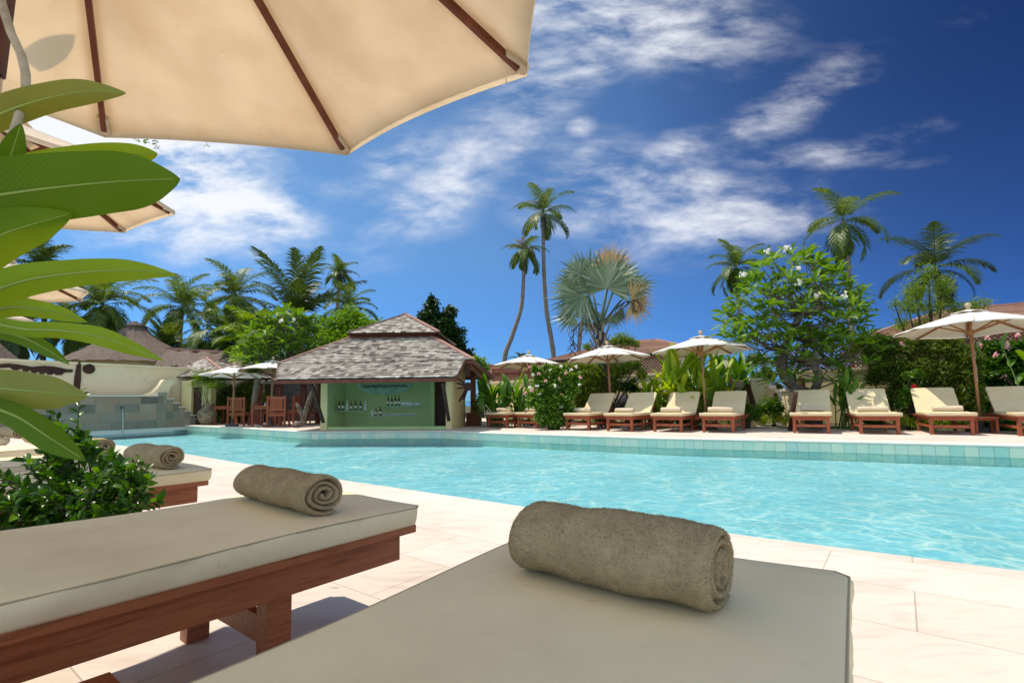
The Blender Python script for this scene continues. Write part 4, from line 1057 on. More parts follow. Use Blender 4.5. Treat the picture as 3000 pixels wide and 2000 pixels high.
# ---- thatched buildings
def thatchcone(name, lab, ap, prof, ctr):
    t = thing(name, lab, 'thatched building', (ctr.x, ctr.y, 0)); mb = MB(); n = 72; vs = []
    for i, (r, z) in enumerate(prof):
        for j in range(n):
            a = 2*PI*j/n; k = 1+.02*math.sin(j*5.1+i)+.015*math.sin(j*2.3)
            vs.append((r*k*math.cos(a), r*k*math.sin(a), z+.03*math.sin(j*3.7+i*2)))
    fs = [(i*n+j, i*n+(j+1) % n, (i+1)*n+(j+1) % n, (i+1)*n+j) for i in range(len(prof)-1) for j in range(n)]; fs.append(tuple((len(prof)-1)*n+j for j in range(n)))
    mb.add(vs, fs); mb.build('thatch_roof', MT['thatch'], t, smooth=True)
    mb = MB(); mb.lathe([(prof[0][0]*.8, 0), (prof[0][0]*.8, prof[0][1]+.1)], 24); mb.build('wall', MT['plaster'], t); return t
Y_ = 27; c = at(392, 1060, Y_); k = ppm(Y_)
zz = lambda py: CAMH+(1184-py)*k
t = thatchcone('thatched_hut', 'round hut with a steep conical brown thatch roof behind the cream wall', None, [(178*k, zz(1066)), (150*k, zz(1050)), (110*k, zz(1022)), (70*k, zz(1000)), (40*k, zz(974)), (26*k, zz(957)), (30*k, zz(956)), (14*k, zz(946)), (.05, zz(939))], c)
mb = MB(); Yr = 26
A1, A2 = at(440, 1019, Yr+1.5), at(735, 1038, Yr-1.5); B1, B2 = at(455, 1072, Yr-1.2), at(745, 1074, Yr-4)
t = thing('thatched_house', 'long brown thatched roof with a dark ridge running right from the conical hut', 'thatched building', ((A1.x+A2.x)/2, Yr, 0))
nx = 60; vs = []
bk = Vector((1.0, 4.5, 0))
for j in range(5):
    for i in range(nx+1):
        s = i/nx; p = B1.lerp(B2, s).lerp(A1.lerp(A2, s), j/4); p.z += .12*math.sin(PI*j/4)+.03*math.sin(i*1.9+j*2)+.04*math.sin(i*.6); vs.append(p)
for i in range(nx+1): vs.append(B1.lerp(B2, i/nx)+bk)
mb.add(vs, [(j*(nx+1)+i, j*(nx+1)+i+1, (j+1)*(nx+1)+i+1, (j+1)*(nx+1)+i) for j in range(5) for i in range(nx)])
mb.build('thatch_roof', MT['thatch'], t, world=True, smooth=True)
mb = MB(); mb.bar(A1+Vector((0, 0, .03)), A2+Vector((0, 0, .03)), .3, .12); mb.build('ridge', MT['ridge'], t, world=True)
mb = MB(); mb.prism([Vector((B1.x+.3, B1.y+.6, 0)), Vector((B2.x-.1, B2.y+.6, 0)), Vector((B2.x+.5, B2.y+3.5, 0)), Vector((B1.x+.9, B1.y+3.5, 0))], (0, 0, B1.z-.05)); mb.build('wall', MT['plaster'], t, world=True)
t = thatchcone('thatched_hut', 'grey brown thatched roof at the far left edge above the cream wall', None, [(2.3, 2.4), (1.9, 2.9), (1.4, 3.4), (.9, 3.9), (.4, 4.3), (.05, 4.5)], at(-150, 1060, 20))
# ---- dining shelter behind
ds = gz(850, 1236); t = thing('dining_shelter', 'dark open dining shelter with reddish posts and shingle roof edge behind the tables', 'shelter', ds)
a, b = at(762, 1124, 19.5), at(945, 1126, 19.5); b.z = a.z; c_, d_ = b+Vector((.3, 2.2, .85)), a+Vector((1.0, 2.2, .85))
mb = MB(); shingles(mb, a, b, c_, d_, .14, .16); r_ = mb.build('roof', MT['shingle'], t, world=True)
mb = MB(); slab(mb, (a, b, c_, d_), .06); mb.build('roof_deck', MT['darkwood'], r_, world=True)
for px in (818, 889, 758, 940):
    mb = MB(); q = at(px, 1150, 19.9); mb.bb(q.x-.1, q.x+.1, 19.8, 20.0, 0, 1.62); mb.build('post', MT['redwood'], t, world=True)
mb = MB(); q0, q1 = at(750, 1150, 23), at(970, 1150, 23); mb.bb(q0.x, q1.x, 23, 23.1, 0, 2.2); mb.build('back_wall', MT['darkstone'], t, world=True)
# ---- dining furniture
def dchair(lab, p, rz, first=[None]):
    if first[0] is not None: return dup(first[0], p, rz, lab)
    t = thing('dining_chair', lab, 'chair', p, rz, 'slatted teak chairs round the dining tables', 1.12); first[0] = t; w = MT['woodx']
    q = MB()
    for k in range(5): q.bb(-.235, .235, -.22+k*.09, -.22+k*.09+.08, .42, .445)
    q.build('seat', w, t)
    q = MB(); q.bb(-.235, .235, .205, .235, .86, .93); q.bb(-.235, .235, .205, .235, .50, .55)
    for k in range(9): q.bb(-.19+k*.0425, -.19+k*.0425+.03, .212, .228, .551, .859)
    q.build('backrest', w, t)
    for sx in (-1, 1):
        q = MB(); q.bb(sx*.215-.025, sx*.215+.025, -.235, -.185, 0, .419); q.build('leg', w, t)
        q = MB(); q.bb(sx*.262-.025, sx*.262+.025, .195, .245, 0, .95); q.build('rear_leg', w, t)
    q = MB(); q.bb(-.19, .19, -.225, -.195, .34, .4195); q.bb(-.236, .236, .205, .235, .34, .40); q.build('apron', w, t)
    return t
def dtable(lab, p, rz, first=[None]):
    if first[0] is not None: return dup(first[0], p, rz, lab)
    t = thing('dining_table', lab, 'table', p, rz, 'teak dining tables'); first[0] = t; w = MT['woodx']
    q = MB()
    for k in range(8): q.bb(-.42, .42, -.42+k*.1055, -.42+k*.1055+.10, .70, .73)
    q.build('table_top', w, t)
    for sx in (-1, 1):
        for sy in (-1, 1):
            q = MB(); q.bb(sx*.36-.04, sx*.36+.04, sy*.36-.04, sy*.36+.04, 0, .699); q.build('leg', w, t)
    q = MB(); q.bb(-.318, .318, -.375, -.345, .61, .699); q.bb(-.318, .318, .345, .375, .61, .699); q.build('apron', w, t); return t
T1 = gz(657, 1243); T2 = gz(762, 1248)
dtable('left teak dining table nearest the papyrus pot', T1+Vector((0, .3, 0)), .1)
dtable('right teak dining table with a small napkin, between pot and bar hut', T2+Vector((.1, .3, 0)), .05)
for px, py, rz, lab in ((701, 1247, PI, 'teak chair with its slatted back to the pool, between the two dining tables'), (818, 1250, PI, 'largest teak chair, slatted back to the pool, right of the right dining table'), (846, 1248, -1.45, 'teak chair turned sideways beside the largest chair near the gnarled trunk'),
                        (652, 1236, 0.1, 'teak chair behind the left dining table, facing the pool'), (735, 1238, .3, 'teak chair behind and between the two dining tables'), (790, 1238, -.1, 'teak chair behind the right dining table under the parasol'),
                        (905, 1240, .4, 'teak chair in the shade of the shelter, left of the bar brace'), (928, 1243, -1.2, 'teak chair nearest the left pillar of the bar hut'), (870, 1236, .0, 'teak chair deep in the dining shelter behind the gnarled trunk')):
    dchair(lab, gz(px, py), rz)
mb = MB(); q = T2+Vector((.05, .25, .731)); mb.lathe([(.07, 0), (.05, .02), (.01, .12)], 5, q); tag(mb.build('napkin', MT['label'], org=q), 'folded pale napkin standing on the right dining table', 'napkin')
# ---- big jar
pj = gz(606, 1244)
t = thing('plant_jar', 'large round grey brown clay jar holding tall papyrus at the deck corner', 'jar', pj)
mb = MB(); k = .98; mb.lathe([(x*k, z*k) for x, z in ((.16, 0), (.20, .03), (.31, .22), (.36, .40), (.34, .53), (.24, .64), (.20, .68), (.20, .76), (.24, .80), (.24, .83), (.19, .83), (.17, .72))], 28); mb.build('body', MT['pot'], t, smooth=True)
mb = MB(); mb.lathe([(.01, .70), (.17, .70), (.01, .705)], 16); mb.build('soil', MT['soil'], t)
JAR = pj
# ---- right: garden wall, lattice, houses
GW0 = Vector((-.9, 23.6, 0)); GW1 = Vector((5.35, 17.0, 0)); gu = (GW1-GW0).normalized(); gl_ = (GW1-GW0).length; gn = Vector((gu.y, -gu.x, 0))
def gwall(lab, A_, B_, h, lat=True, lh=.62, name='garden_wall'):
    u_ = (B_-A_).normalized(); l_ = (B_-A_).length; n_ = Vector((u_.y, -u_.x, 0))
    t = thing(name, lab, 'garden wall', A_.lerp(B_, .5)); mb = MB(); mb.fb(A_, u_, n_, 0, l_, -.1, .1, 0, h); mb.build('wall', MT['plaster_y'], t, world=True)
    mb = MB(); mb.fb(A_, u_, n_, -.02, l_+.02, -.14, .14, h+.001, h+.07); mb.build('coping', MT['plaster'], t, world=True)
    if lat:
        mb = MB(); lattice(mb, A_+Vector((0, 0, h+.08)), u_, l_, lh, .085, .034, .012, n_); mb.bar(A_+Vector((0, 0, h+.08+lh)), B_+Vector((0, 0, h+.08+lh)), .05, .05)
        k = 0
        while k < l_: mb.bar(A_+u_*k+Vector((0, 0, h+.07)), A_+u_*k+Vector((0, 0, h+.12+lh)), .06, .06); k += 1.8
        mb.build('lattice', MT['lattice'], t, world=True)
    return t
gwall('yellow garden wall with lattice top behind the left half of the far loungers', GW0, GW1, 1.62, lh=.56)
RW0 = Vector((8.9, 16.4, 0)); RW1 = Vector((16.5, 10.9, 0))
gwall('yellow garden wall with lattice top behind the vines at the right', RW0, RW1, 1.60, lh=.75)
def tiled(lab, E, Rg, wallh, inset_=.5):
    """E four eave corners, Rg two ridge points (E0-E1 front)"""
    c = sum(E, Vector())/4; t = thing('tiled_house', lab, 'house', (c.x, c.y, 0)); mb = MB()
    f = (E[0], E[1], Rg[1], Rg[0]); 
    shingles(mb, E[0], E[1], Rg[1], Rg[0], .33, 2.2, th=.05, lap=1.05, jit=.2); shingles(mb, E[2], E[3], Rg[0], Rg[1], .33, 2.2, th=.05, lap=1.05, jit=.2)
    shingles(mb, E[1], E[2], Rg[1], Rg[1], .33, 2.2, th=.05, lap=1.05, jit=.2); shingles(mb, E[3], E[0], Rg[0], Rg[0], .33, 2.2, th=.05, lap=1.05, jit=.2)
    r_ = mb.build('roof', MT['rooftile'], t, world=True)
    mb = MB()
    for P in (f, (E[2], E[3], Rg[0], Rg[1]), (E[1], E[2], Rg[1]), (E[3], E[0], Rg[0])): slab(mb, P, .05)
    mb.build('roof_deck', MT['darkwood'], r_, world=True)
    mb = MB(); z_ = Vector((0, 0, .07))
    for a, b in ((E[0], Rg[0]), (E[1], Rg[1]), (E[2], Rg[1]), (E[3], Rg[0]), (Rg[0], Rg[1])): mb.bar(a+z_, b+z_, .2, .08)
    mb.build('hip_cap', MT['ridge'], r_, world=True)
    mb = MB(); mb.prism([Vector((p.x+(c.x-p.x)*.12, p.y+(c.y-p.y)*.12, 0)) for p in E], (0, 0, min(e.z for e in E)-.06)); mb.build('wall', MT['plaster'], t, world=True)
    return t
E0, E1 = at(1590, 1060, 30), at(2052, 1041, 24); E1.z = E0.z
tiled('house with brown tiled hip roof behind the fan palm and middle parasols', [E0, E1, E1+Vector((2.2, 5.5, 0)), E0+Vector((2.2, 5.5, 0))], [at(1800, 1006, 31), at(1924, 998, 28.6)], 2)
E0, E1 = at(1384, 1097, 30), at(1560, 1085, 28); E1.z = E0.z
tiled('low brown tiled roof just right of the bar hut, behind the left far parasol', [E0, E1, E1+Vector((2, 4, 0)), E0+Vector((2, 4, 0))], [at(1440, 1076, 32), at(1500, 1072, 31)], 2)
E0, E1 = at(2512, 998, 19), at(3300, 985, 14.5); E1.z = E0.z
tiled('large brown tiled roof at the right edge above the vine covered wall', [E0, E1, E1+Vector((4, 7, 0)), E0+Vector((4, 7, 0))], [at(2760, 915, 20.5), at(3260, 870, 18.2)], 2)
# ---- sea gate
def pillar(lab, px0, px1, Y, z, caps=(), name='gate_pillar'):
    a, b = at(px0, 1180, Y), at(px1, 1180, Y); t = thing(name, lab, 'pillar', ((a.x+b.x)/2, Y+.2, 0)); mb = MB(); mb.bb(a.x, b.x, Y, Y+.45, 0, z); mb.build('shaft', MT['plaster'], t, world=True)
    mb = MB(); mb.bb(a.x-.05, b.x+.05, Y-.05, Y+.5, z+.001, z+.07); mb.build('cap', MT['coping'], t, world=True); return t
pillar('tall cream gate pillar left of the sea view, beside the dark timber post', 2203, 2240, 14.6, 1.30)
t = thing('stepped_wall', 'cream stepped wall with white capped blocks beside the sea view', 'wall', at(2270, 1180, 15.8)*1)
t.location.z = 0
for i, (x0, x1, py) in enumerate(((2232, 2253, 1128), (2253, 2271, 1139), (2271, 2285, 1150))):
    Y = 15.4+i*.5; a, b = at(x0, py, Y), at(x1, py, Y); mb = MB(); mb.bb(a.x, b.x, Y, Y+.45, 0, a.z); mb.build('block', MT['plaster'], t, world=True)
    mb = MB(); mb.bb(a.x-.02, b.x+.02, Y-.03, Y+.48, a.z+.001, a.z+.12); mb.build('white_cap', MT['canvas_far'], t, world=True)
pillar('cream gate pillar right of the sea view, behind the leaning timber prop', 2313, 2337, 14.2, .98)
tp_ = at(2195, 1130, 14.4)
mb = MB(); mb.tube([gz(2214, 1232), at(2205, 1180, 14.4), at(2192, 1125, 14.4)], [.07, .075, .05], 8); tag(mb.build('carved_post', MT['darkwood'], org=gz(2214, 1232)), 'slim dark carved timber post leaning on the left gate pillar', 'post')
mb = MB(); mb.tube([gz(2276, 1228), at(2272, 1155, 15)], [.06, .05], 8); tag(mb.build('carved_post', MT['darkwood'], org=gz(2276, 1228)), 'short dark timber post beside the low stepped wall at the sea gate', 'post')
mb = MB(); mb.ball((0, 0, .2), .2, 10, (1.15, 1, .7)); mb.lathe([(.1, 0), (.08, .1)], 10); o = mb.build('stone_lamp', MT['pot'], smooth=True); o.location = at(2158, 1148, 14.2); tag(o, 'round flattened stone ball on top of a plinth left of the gate', 'stone ornament')
q = at(2158, 1148, 14.2); mb = MB(); mb.bb(-.15, .15, -.15, .15, 0, q.z); o = mb.build('plinth', MT['plaster'], bevel=.01); o.location = (q.x, q.y, 0); tag(o, 'cream square plinth under the round stone ball, among the ginger leaves', 'plinth')
mb = MB(); mb.lathe([(.12, 0), (.2, .15), (.26, .42), (.24, .62), (.12, .78), (.08, .8)], 18); o = mb.build('dark_vase', MT['darkstone'], smooth=True); o.location = gz(1832, 1240)+Vector((0, .4, .12)); o.scale = (1.1,)*3; tag(o, 'dark rounded stone vase behind the loungers right of the fan palm trunk', 'vase')
mb = MB(); mb.lathe([(.12, 0), (.2, .08), (.27, .30), (.25, .32), (.2, .1)], 18); o = mb.build('clay_pot', MT['terracotta'], smooth=True); o.location = gz(2378, 1246); tag(o, 'orange clay pot behind the lounger under the frangipani', 'pot')
for px, py, lab in ((2128, 1240, 'yellowish stone planter behind the lounger by the sea gate'), (2052, 1240, 'cream block behind the small table near the third parasol')):
    mb = MB(); mb.lathe([(.2, 0), (.23, .2), (.25, .34), (.2, .35)], 18); o = mb.build('planter', MT['plaster_y'], smooth=True); o.location = gz(px, py); tag(o, lab, 'planter')
# cream curtain tied at the gate
mb = MB(); n = 14; P = []
for i in range(n+1):
    s = i/n; P.append(at(2306+26*s+ (4*math.sin(i*2.2)), 1090, 14.0+.06*math.sin(i*2)))
for i in range(n):
    a, b = P[i], P[i+1]; c1_, c2_ = at(2318+10*(i/n), 1122, 14.0), at(2318+10*((i+1)/n), 1122, 14.0); mb.quad(a, b, c2_, c1_)
o = mb.build('curtain', MT['canvas_far'], smooth=True, org=P[0]); o.modifiers.new('s', 'SOLIDIFY').thickness = .01; tag(o, 'gathered cream cloth hanging beside the sea gate behind the tree', 'curtain')
mb = MB(); q = gz(2372, 1240); mb.box((q.x, q.y+.3, .7), (.14, .14, 1.4)); tag(mb.build('timber_post', MT['redwood'], org=q), 'upright brown timber post behind the lounger under the tree', 'post')
# small grey shingle gable behind the ginger
E0, E1 = at(2088, 1052, 24), at(2185, 1078, 22); E1.z = E0.z
t = thing('shingled_shelter', 'small grey shingled roof behind the ginger leaves left of the sea gate', 'shelter', ((E0.x+E1.x)/2, 23, 0)); mb = MB()
a, b, c_, d_ = at(2085, 1080, 21), at(2200, 1112, 20), at(2140, 1060, 21.5), at(2098, 1045, 22)
shingles(mb, a, b, c_, d_, .14, .16); r_ = mb.build('roof', MT['shingle'], t, world=True); mb = MB(); slab(mb, (a, b, c_, d_), .05); mb.build('roof_deck', MT['darkwood'], r_, world=True)
for p in (a, b, c_): mb = MB(); mb.bb(p.x-.08, p.x+.08, p.y+.05, p.y+.2, 0, p.z-.08); mb.build('post', MT['redwood'], t, world=True)
# ------------------------------------------------------------------ vegetation
def rot_basis(n, rg, up=.5):
    nrm = rg.normal(0, 1, (n, 3)); nrm[:, 2] = np.abs(nrm[:, 2])+up; nrm /= np.linalg.norm(nrm, axis=1)[:, None]
    a = np.cross(nrm, rg.normal(0, 1, (n, 3))); a /= np.linalg.norm(a, axis=1)[:, None]; b = np.cross(nrm, a)
    return nrm, a, b
def leaves(P, size, asp, rg, up=.5, fold=.18, jit=.35, dirs=None):
    """diamond leaves (two triangles folded on the midrib) -> verts, tri faces"""
    n = len(P); nrm, a, b = rot_basis(n, rg, up)
    if dirs is not None:
        a = dirs+rg.normal(0, .25, (n, 3)); a /= np.linalg.norm(a, axis=1)[:, None]
        b = np.cross(nrm, a); b /= np.linalg.norm(b, axis=1)[:, None]+1e-9; nrm = np.cross(a, b)
    s = size*(1+jit*rg.uniform(-1, 1, (n, 1))); w = s*asp
    v0 = P; v1 = P+a*s*.45+b*w*.5+nrm*w*fold; v2 = P+a*s-nrm*s*.08; v3 = P+a*s*.45-b*w*.5+nrm*w*fold
    V = np.stack([v0, v1, v2, v3], 1).reshape(-1, 3); i = np.arange(n)*4
    Fc = np.stack([np.stack([i, i+1, i+2], 1), np.stack([i, i+2, i+3], 1)], 1).reshape(-1, 3)
    return V, Fc
def cat(parts):
    V = []; Fc = []; k = 0
    for v, f in parts: V.append(v); Fc.append(f+k); k += len(v)
    return np.vstack(V), np.vstack(Fc)
def cloud(clumps, n, size, asp, rg, up=.5, shell=.55, depth=1.0):
    """clumps: (px,py,rpx,Y) -> leaves scattered in lumpy balls"""
    P = []; wts = np.array([c[2]**2 for c in clumps], float); wts /= wts.sum()
    for (px, py, r, Y), w in zip(clumps, wts):
        m = max(8, int(n*w)); c = np.array(at(px, py, Y)); R_ = r*ppm(Y)
        d = rg.normal(0, 1, (m, 3)); d /= np.linalg.norm(d, axis=1)[:, None]
        lump = 1+.22*np.sin(d[:, 0]*5+px)+.18*np.sin(d[:, 2]*7+py)+.12*np.sin(d[:, 1]*9)
        rr = R_*(shell+(1-shell)*rg.random(m)**.5)*lump*rg.choice([1, 1, 1, .75, .55], m)
        q = c+d*rr[:, None]*np.array([1, depth, 1]); P.append(q)
    P = np.vstack(P); P[:, 2] = np.maximum(P[:, 2], .03)
    # tuft: group leaves in little sprays
    return leaves(P, size, asp, rg, up)
def fill_px(poly, n, Y, dY, rg):
    """random points inside a photo polygon at depth Y +- dY"""
    xs = [p[0] for p in poly]; ys = [p[1] for p in poly]; out = []
    while len(out) < n:
        x, y = rg.uniform(min(xs), max(xs)), rg.uniform(min(ys), max(ys)); ins_ = False; j = len(poly)-1
        for i in range(len(poly)):
            if (poly[i][1] > y) != (poly[j][1] > y) and x < (poly[j][0]-poly[i][0])*(y-poly[i][1])/(poly[j][1]-poly[i][1])+poly[i][0]: ins_ = not ins_
            j = i
        if ins_:
            yy = Y(x) if callable(Y) else Y; out.append(tuple(at(x, y, yy+rg.uniform(-dY, dY))))
    return np.array(out)
def frond(V, Fc, k, o, az, el, ln, droop, rg, nl=26, lw=.055, ll=.85, curl=.6, side=0.0):
    """feather frond; appends to lists, returns new vertex count"""
    o = np.array(o); h = np.array([math.cos(az), math.sin(az), 0]); z = np.array([0, 0, 1.0]); sdv = np.array([-math.sin(az), math.cos(az), 0])
    pts = []; dirs = []; p = o.copy(); ns = 12
    for i in range(ns+1):
        a = el-droop*(i/ns)**1.35; d = h*math.cos(a)+z*math.sin(a)+sdv*side*(i/ns); d /= np.linalg.norm(d)
        pts.append(p.copy()); dirs.append(d); p = p+d*ln/ns
    pts = np.array(pts); dirs = np.array(dirs)
    # rachis as a thin ribbon-prism
    for i in range(ns):
        w = .028*(1-i/ns)+.006; u = sdv*w; t = z*w*.6
        V.append([pts[i]-u, pts[i]+u, pts[i+1]+u*.9, pts[i+1]-u*.9]); Fc.append([k, k+1, k+2, k+3]); k += 4
        V.append([pts[i]-t, pts[i]+t, pts[i+1]+t*.9, pts[i+1]-t*.9]); Fc.append([k, k+1, k+2, k+3]); k += 4
    for j in range(nl):
        s = .12+.88*j/(nl-1); x = s*ns; i = min(int(x), ns-1); f = x-i; c = pts[i]*(1-f)+pts[i+1]*f; d = dirs[i]
        lf = ll*(math.sin(PI*min(1, s*.88+.10))**.6)*(.85+.3*rg.random())
        for sg_ in (-1, 1):
            nu = np.cross(d, sdv); 
            if nu[2] < 0: nu = -nu
            q = sdv*sg_*(.80-.25*s)+d*(.45+.5*s)+nu*.22-z*(.10+.25*rg.random()); q /= np.linalg.norm(q)
            q2 = q-z*curl*(.6+.8*rg.random()); q2 /= np.linalg.norm(q2)
            w = np.cross(q, nu); w /= np.linalg.norm(w)+1e-9; w = w*lw*.5
            m = c+q*lf*.5; e = m+q2*lf*.5
            V.append([c-w*.6, c+w*.6, m+w, m-w]); Fc.append([k, k+1, k+2, k+3]); k += 4
            V.append([m-w, m+w, e+w*.15, e-w*.15]); Fc.append([k, k+1, k+2, k+3]); k += 4
    return k
def palm(lab, crown, base, Y, fr, nf=18, trunk=(.16, .11), m='palm', seed=0, ln=None, els=(75, -35), upright=0, bend=0, group='coconut palms behind the pool garden', name='palm_tree', ll=None, lw=.06, list_=None, wind=0, dry=0, midp=None):
    """crown px, trunk base px (may hang below the horizon), depth Y, frond length in photo px"""
    rg = np.random.default_rng(seed+11); c = at(crown[0], crown[1], Y); L_ = fr*ppm(Y)
    bx = at(base[0], base[1], Y); gx = Vector((bx.x, Y, 0))
    t = thing(name, lab, 'palm tree', gx, 0, group)
    pts = []; 
    q = [Vector((bx.x, Y, 0)), bx] if bx.z > .5 else [gx]
    if midp: q += [at(p[0], p[1], Y) for p in midp]
    q.append(c)
    # smooth
    for i in range(len(q)-1):
        p0, p1, p2, p3 = q[max(0, i-1)], q[i], q[i+1], q[min(len(q)-1, i+2)]
        for s in range(6):
            u_ = s/6; pts.append(.5*((2*p1)+(p2-p0)*u_+(2*p0-5*p1+4*p2-p3)*u_*u_+(3*p1-p0-3*p2+p3)*u_**3))
    pts.append(c)
    n = len(pts); mb = MB(); mb.tube(pts, [trunk[0]+(trunk[1]-trunk[0])*min(1, i/n*1.2)+.012*math.sin(i*2.9)+(.10*math.exp(-i*1.2)) for i in range(n)], 10)
    mb.build('trunk', MT['bark'] if m != 'palm_dk' else MT['darkbark'], t, world=True, smooth=True)
    V = []; Fc = []; k = 0; ga = 2.39996; a0 = rg.random()*6
    for i in range(nf):
        s = i/(nf-1); el = R(els[0]+(els[1]-els[0])*s**.9+rg.uniform(-8, 8)); az = a0+ga*i+rg.uniform(-.2, .2)
        l_ = L_*rg.uniform(.86, 1.08)*(1 if s < .85 else .85)
        k = frond(V, Fc, k, c+Vector((0, 0, .05)), az, el, l_*1.18, R(78+28*s) if not upright else R(28+40*s), rg, 46, lw*(L_/3)**.3, (ll or .32)*L_, .55, wind*math.cos(az))
    V = np.array(V).reshape(-1, 3); npmesh('crown', V, np.array(Fc), MT[m], t)
    if dry:
        V = []; Fc = []; k = 0
        for i in range(dry): k = frond(V, Fc, k, c, a0+i*1.9, R(rg.uniform(20, 80)), L_*.75, R(100), rg, 22, .05, .2*L_, .8)
        npmesh('dry_fronds', np.array(V).reshape(-1, 3), np.array(Fc), MT['palm_dry'], t)
        mb = MB(); 
        for i in range(14): a = i*2.4; mb.tube([c+Vector((0, 0, -.1)), c+Vector((.18*math.cos(a), .18*math.sin(a), -.35)), c+Vector((.22*math.cos(a), .22*math.sin(a), -.9-.5*(i % 3)))], [.02, .015, .006], 4)
        mb.build('hanging_sheaths', MT['darkbark'], t, world=True)
    return t
palm('tallest coconut palm, slim slightly curved grey trunk, right one of the two', (1593, 626), (1622, 1044), 44, 96, 14, (.24, .15), seed=1, midp=[(1600, 900), (1592, 740)], dry=2, els=(82, -30), wind=-.35)
palm('slightly shorter coconut palm with a strongly curved trunk and pale dry fronds', (1535, 735), (1478, 1055), 42, 76, 11, (.22, .14), seed=2, midp=[(1500, 985), (1527, 900), (1534, 810)], dry=7, els=(40, -35))
palm('bare slim palm trunk seen between the fan palm leaves', (1712, 900), (1696, 1025), 40, 45, 8, (.2, .14), seed=3)
palm('tall coconut palm at the right, above the frangipani tree', (2470, 650), (2489, 850), 36, 130, 13, (.21, .14), seed=14, midp=[(2484, 760)], els=(85, -55))
palm('coconut palm left of the frangipani tree, its trunk hidden behind the leaves', (2155, 785), (2165, 900), 40, 92, 18, (.18, .14), seed=25, els=(88, -60), dry=2, wind=-.3)
palm('coconut palm at the far right behind the feathery bamboo', (2742, 790), (2760, 930), 30, 148, 13, (.2, .15), 'palm_dk', seed=16, els=(85, -30), upright=0)
palm('small palm peeping above the left far parasol', (1528, 1060), (1526, 1090), 38, 40, 14, seed=7, m='palm_dk')
palm('slim dark trunked coconut palm at the left with clear arching fronds', (534, 902), (524, 1022), 32, 122, 16, (.19, .13), seed=18, els=(88, -15))
palm('coconut palm with pale drooping fronds left of the big dark palm', (690, 870), (706, 1100), 30, 118, 19, seed=9, els=(85, -45))
palm('largest dark palm with upright fronds above the frangipani by the bar', (872, 935), (880, 1100), 27, 195, 15, seed=10, m='palm_dk', els=(88, 15), upright=1, ll=.26, lw=.075)
palm('distant palm with a thin trunk, highest right of the big dark palm', (996, 803), (985, 960), 46, 62, 16, (.22, .15), seed=11, dry=3, els=(85, -40))
palm('low palm just above the bright round bush behind the bar roof', (1022, 905), (1022, 1000), 34, 92, 16, seed=12, els=(85, -25))
palm('yellowish drooping palm between the big dark palm and the bright bush', (905, 945), (905, 1050), 26, 120, 10, seed=13, els=(30, -30))
palm('dense dark coconut palm above the thatched hut at the left', (300, 895), (290, 1060), 28, 140, 22, seed=24, m='palm', els=(85, -50))
palm('palm at the far left edge behind the leaning green leaves', (122, 790), (130, 960), 30, 115, 18, seed=15, els=(88, -20), m='palm_dk')
palm('palm filling the gap between the slim palm and the pale palm', (640, 975), (640, 1080), 28, 125, 18, seed=26, els=(80, -45))
palm('palm low behind the long green leaves at the left edge', (60, 960), (60, 1060), 26, 120, 18, seed=27, els=(80, -45), m='palm_dk')
palm('palm behind the cone roof on its left side', (200, 960), (200, 1060), 30, 110, 18, seed=31, els=(80, -40))
palm('bushy green areca palm right of the thatched cone', (485, 1030), (485, 1060), 29, 85, 26, seed=17, els=(88, 10), upright=1, m='palm', name='areca_palm', ll=.3)
palm('bushy bright areca palm left of the frangipani by the dining tables', (760, 1010), (770, 1130), 25, 120, 30, seed=28, els=(88, -10), m='feather', name='areca_palm', ll=.32)
palm('low areca palm standing over the thatched house ridge', (590, 1040), (590, 1060), 30, 55, 20, seed=29, els=(88, -10), name='areca_palm')
palm('areca palm above the thatch behind the left dining parasol', (700, 1015), (712, 1120), 27, 95, 24, seed=30, els=(80, -30), m='palm', name='areca_palm')
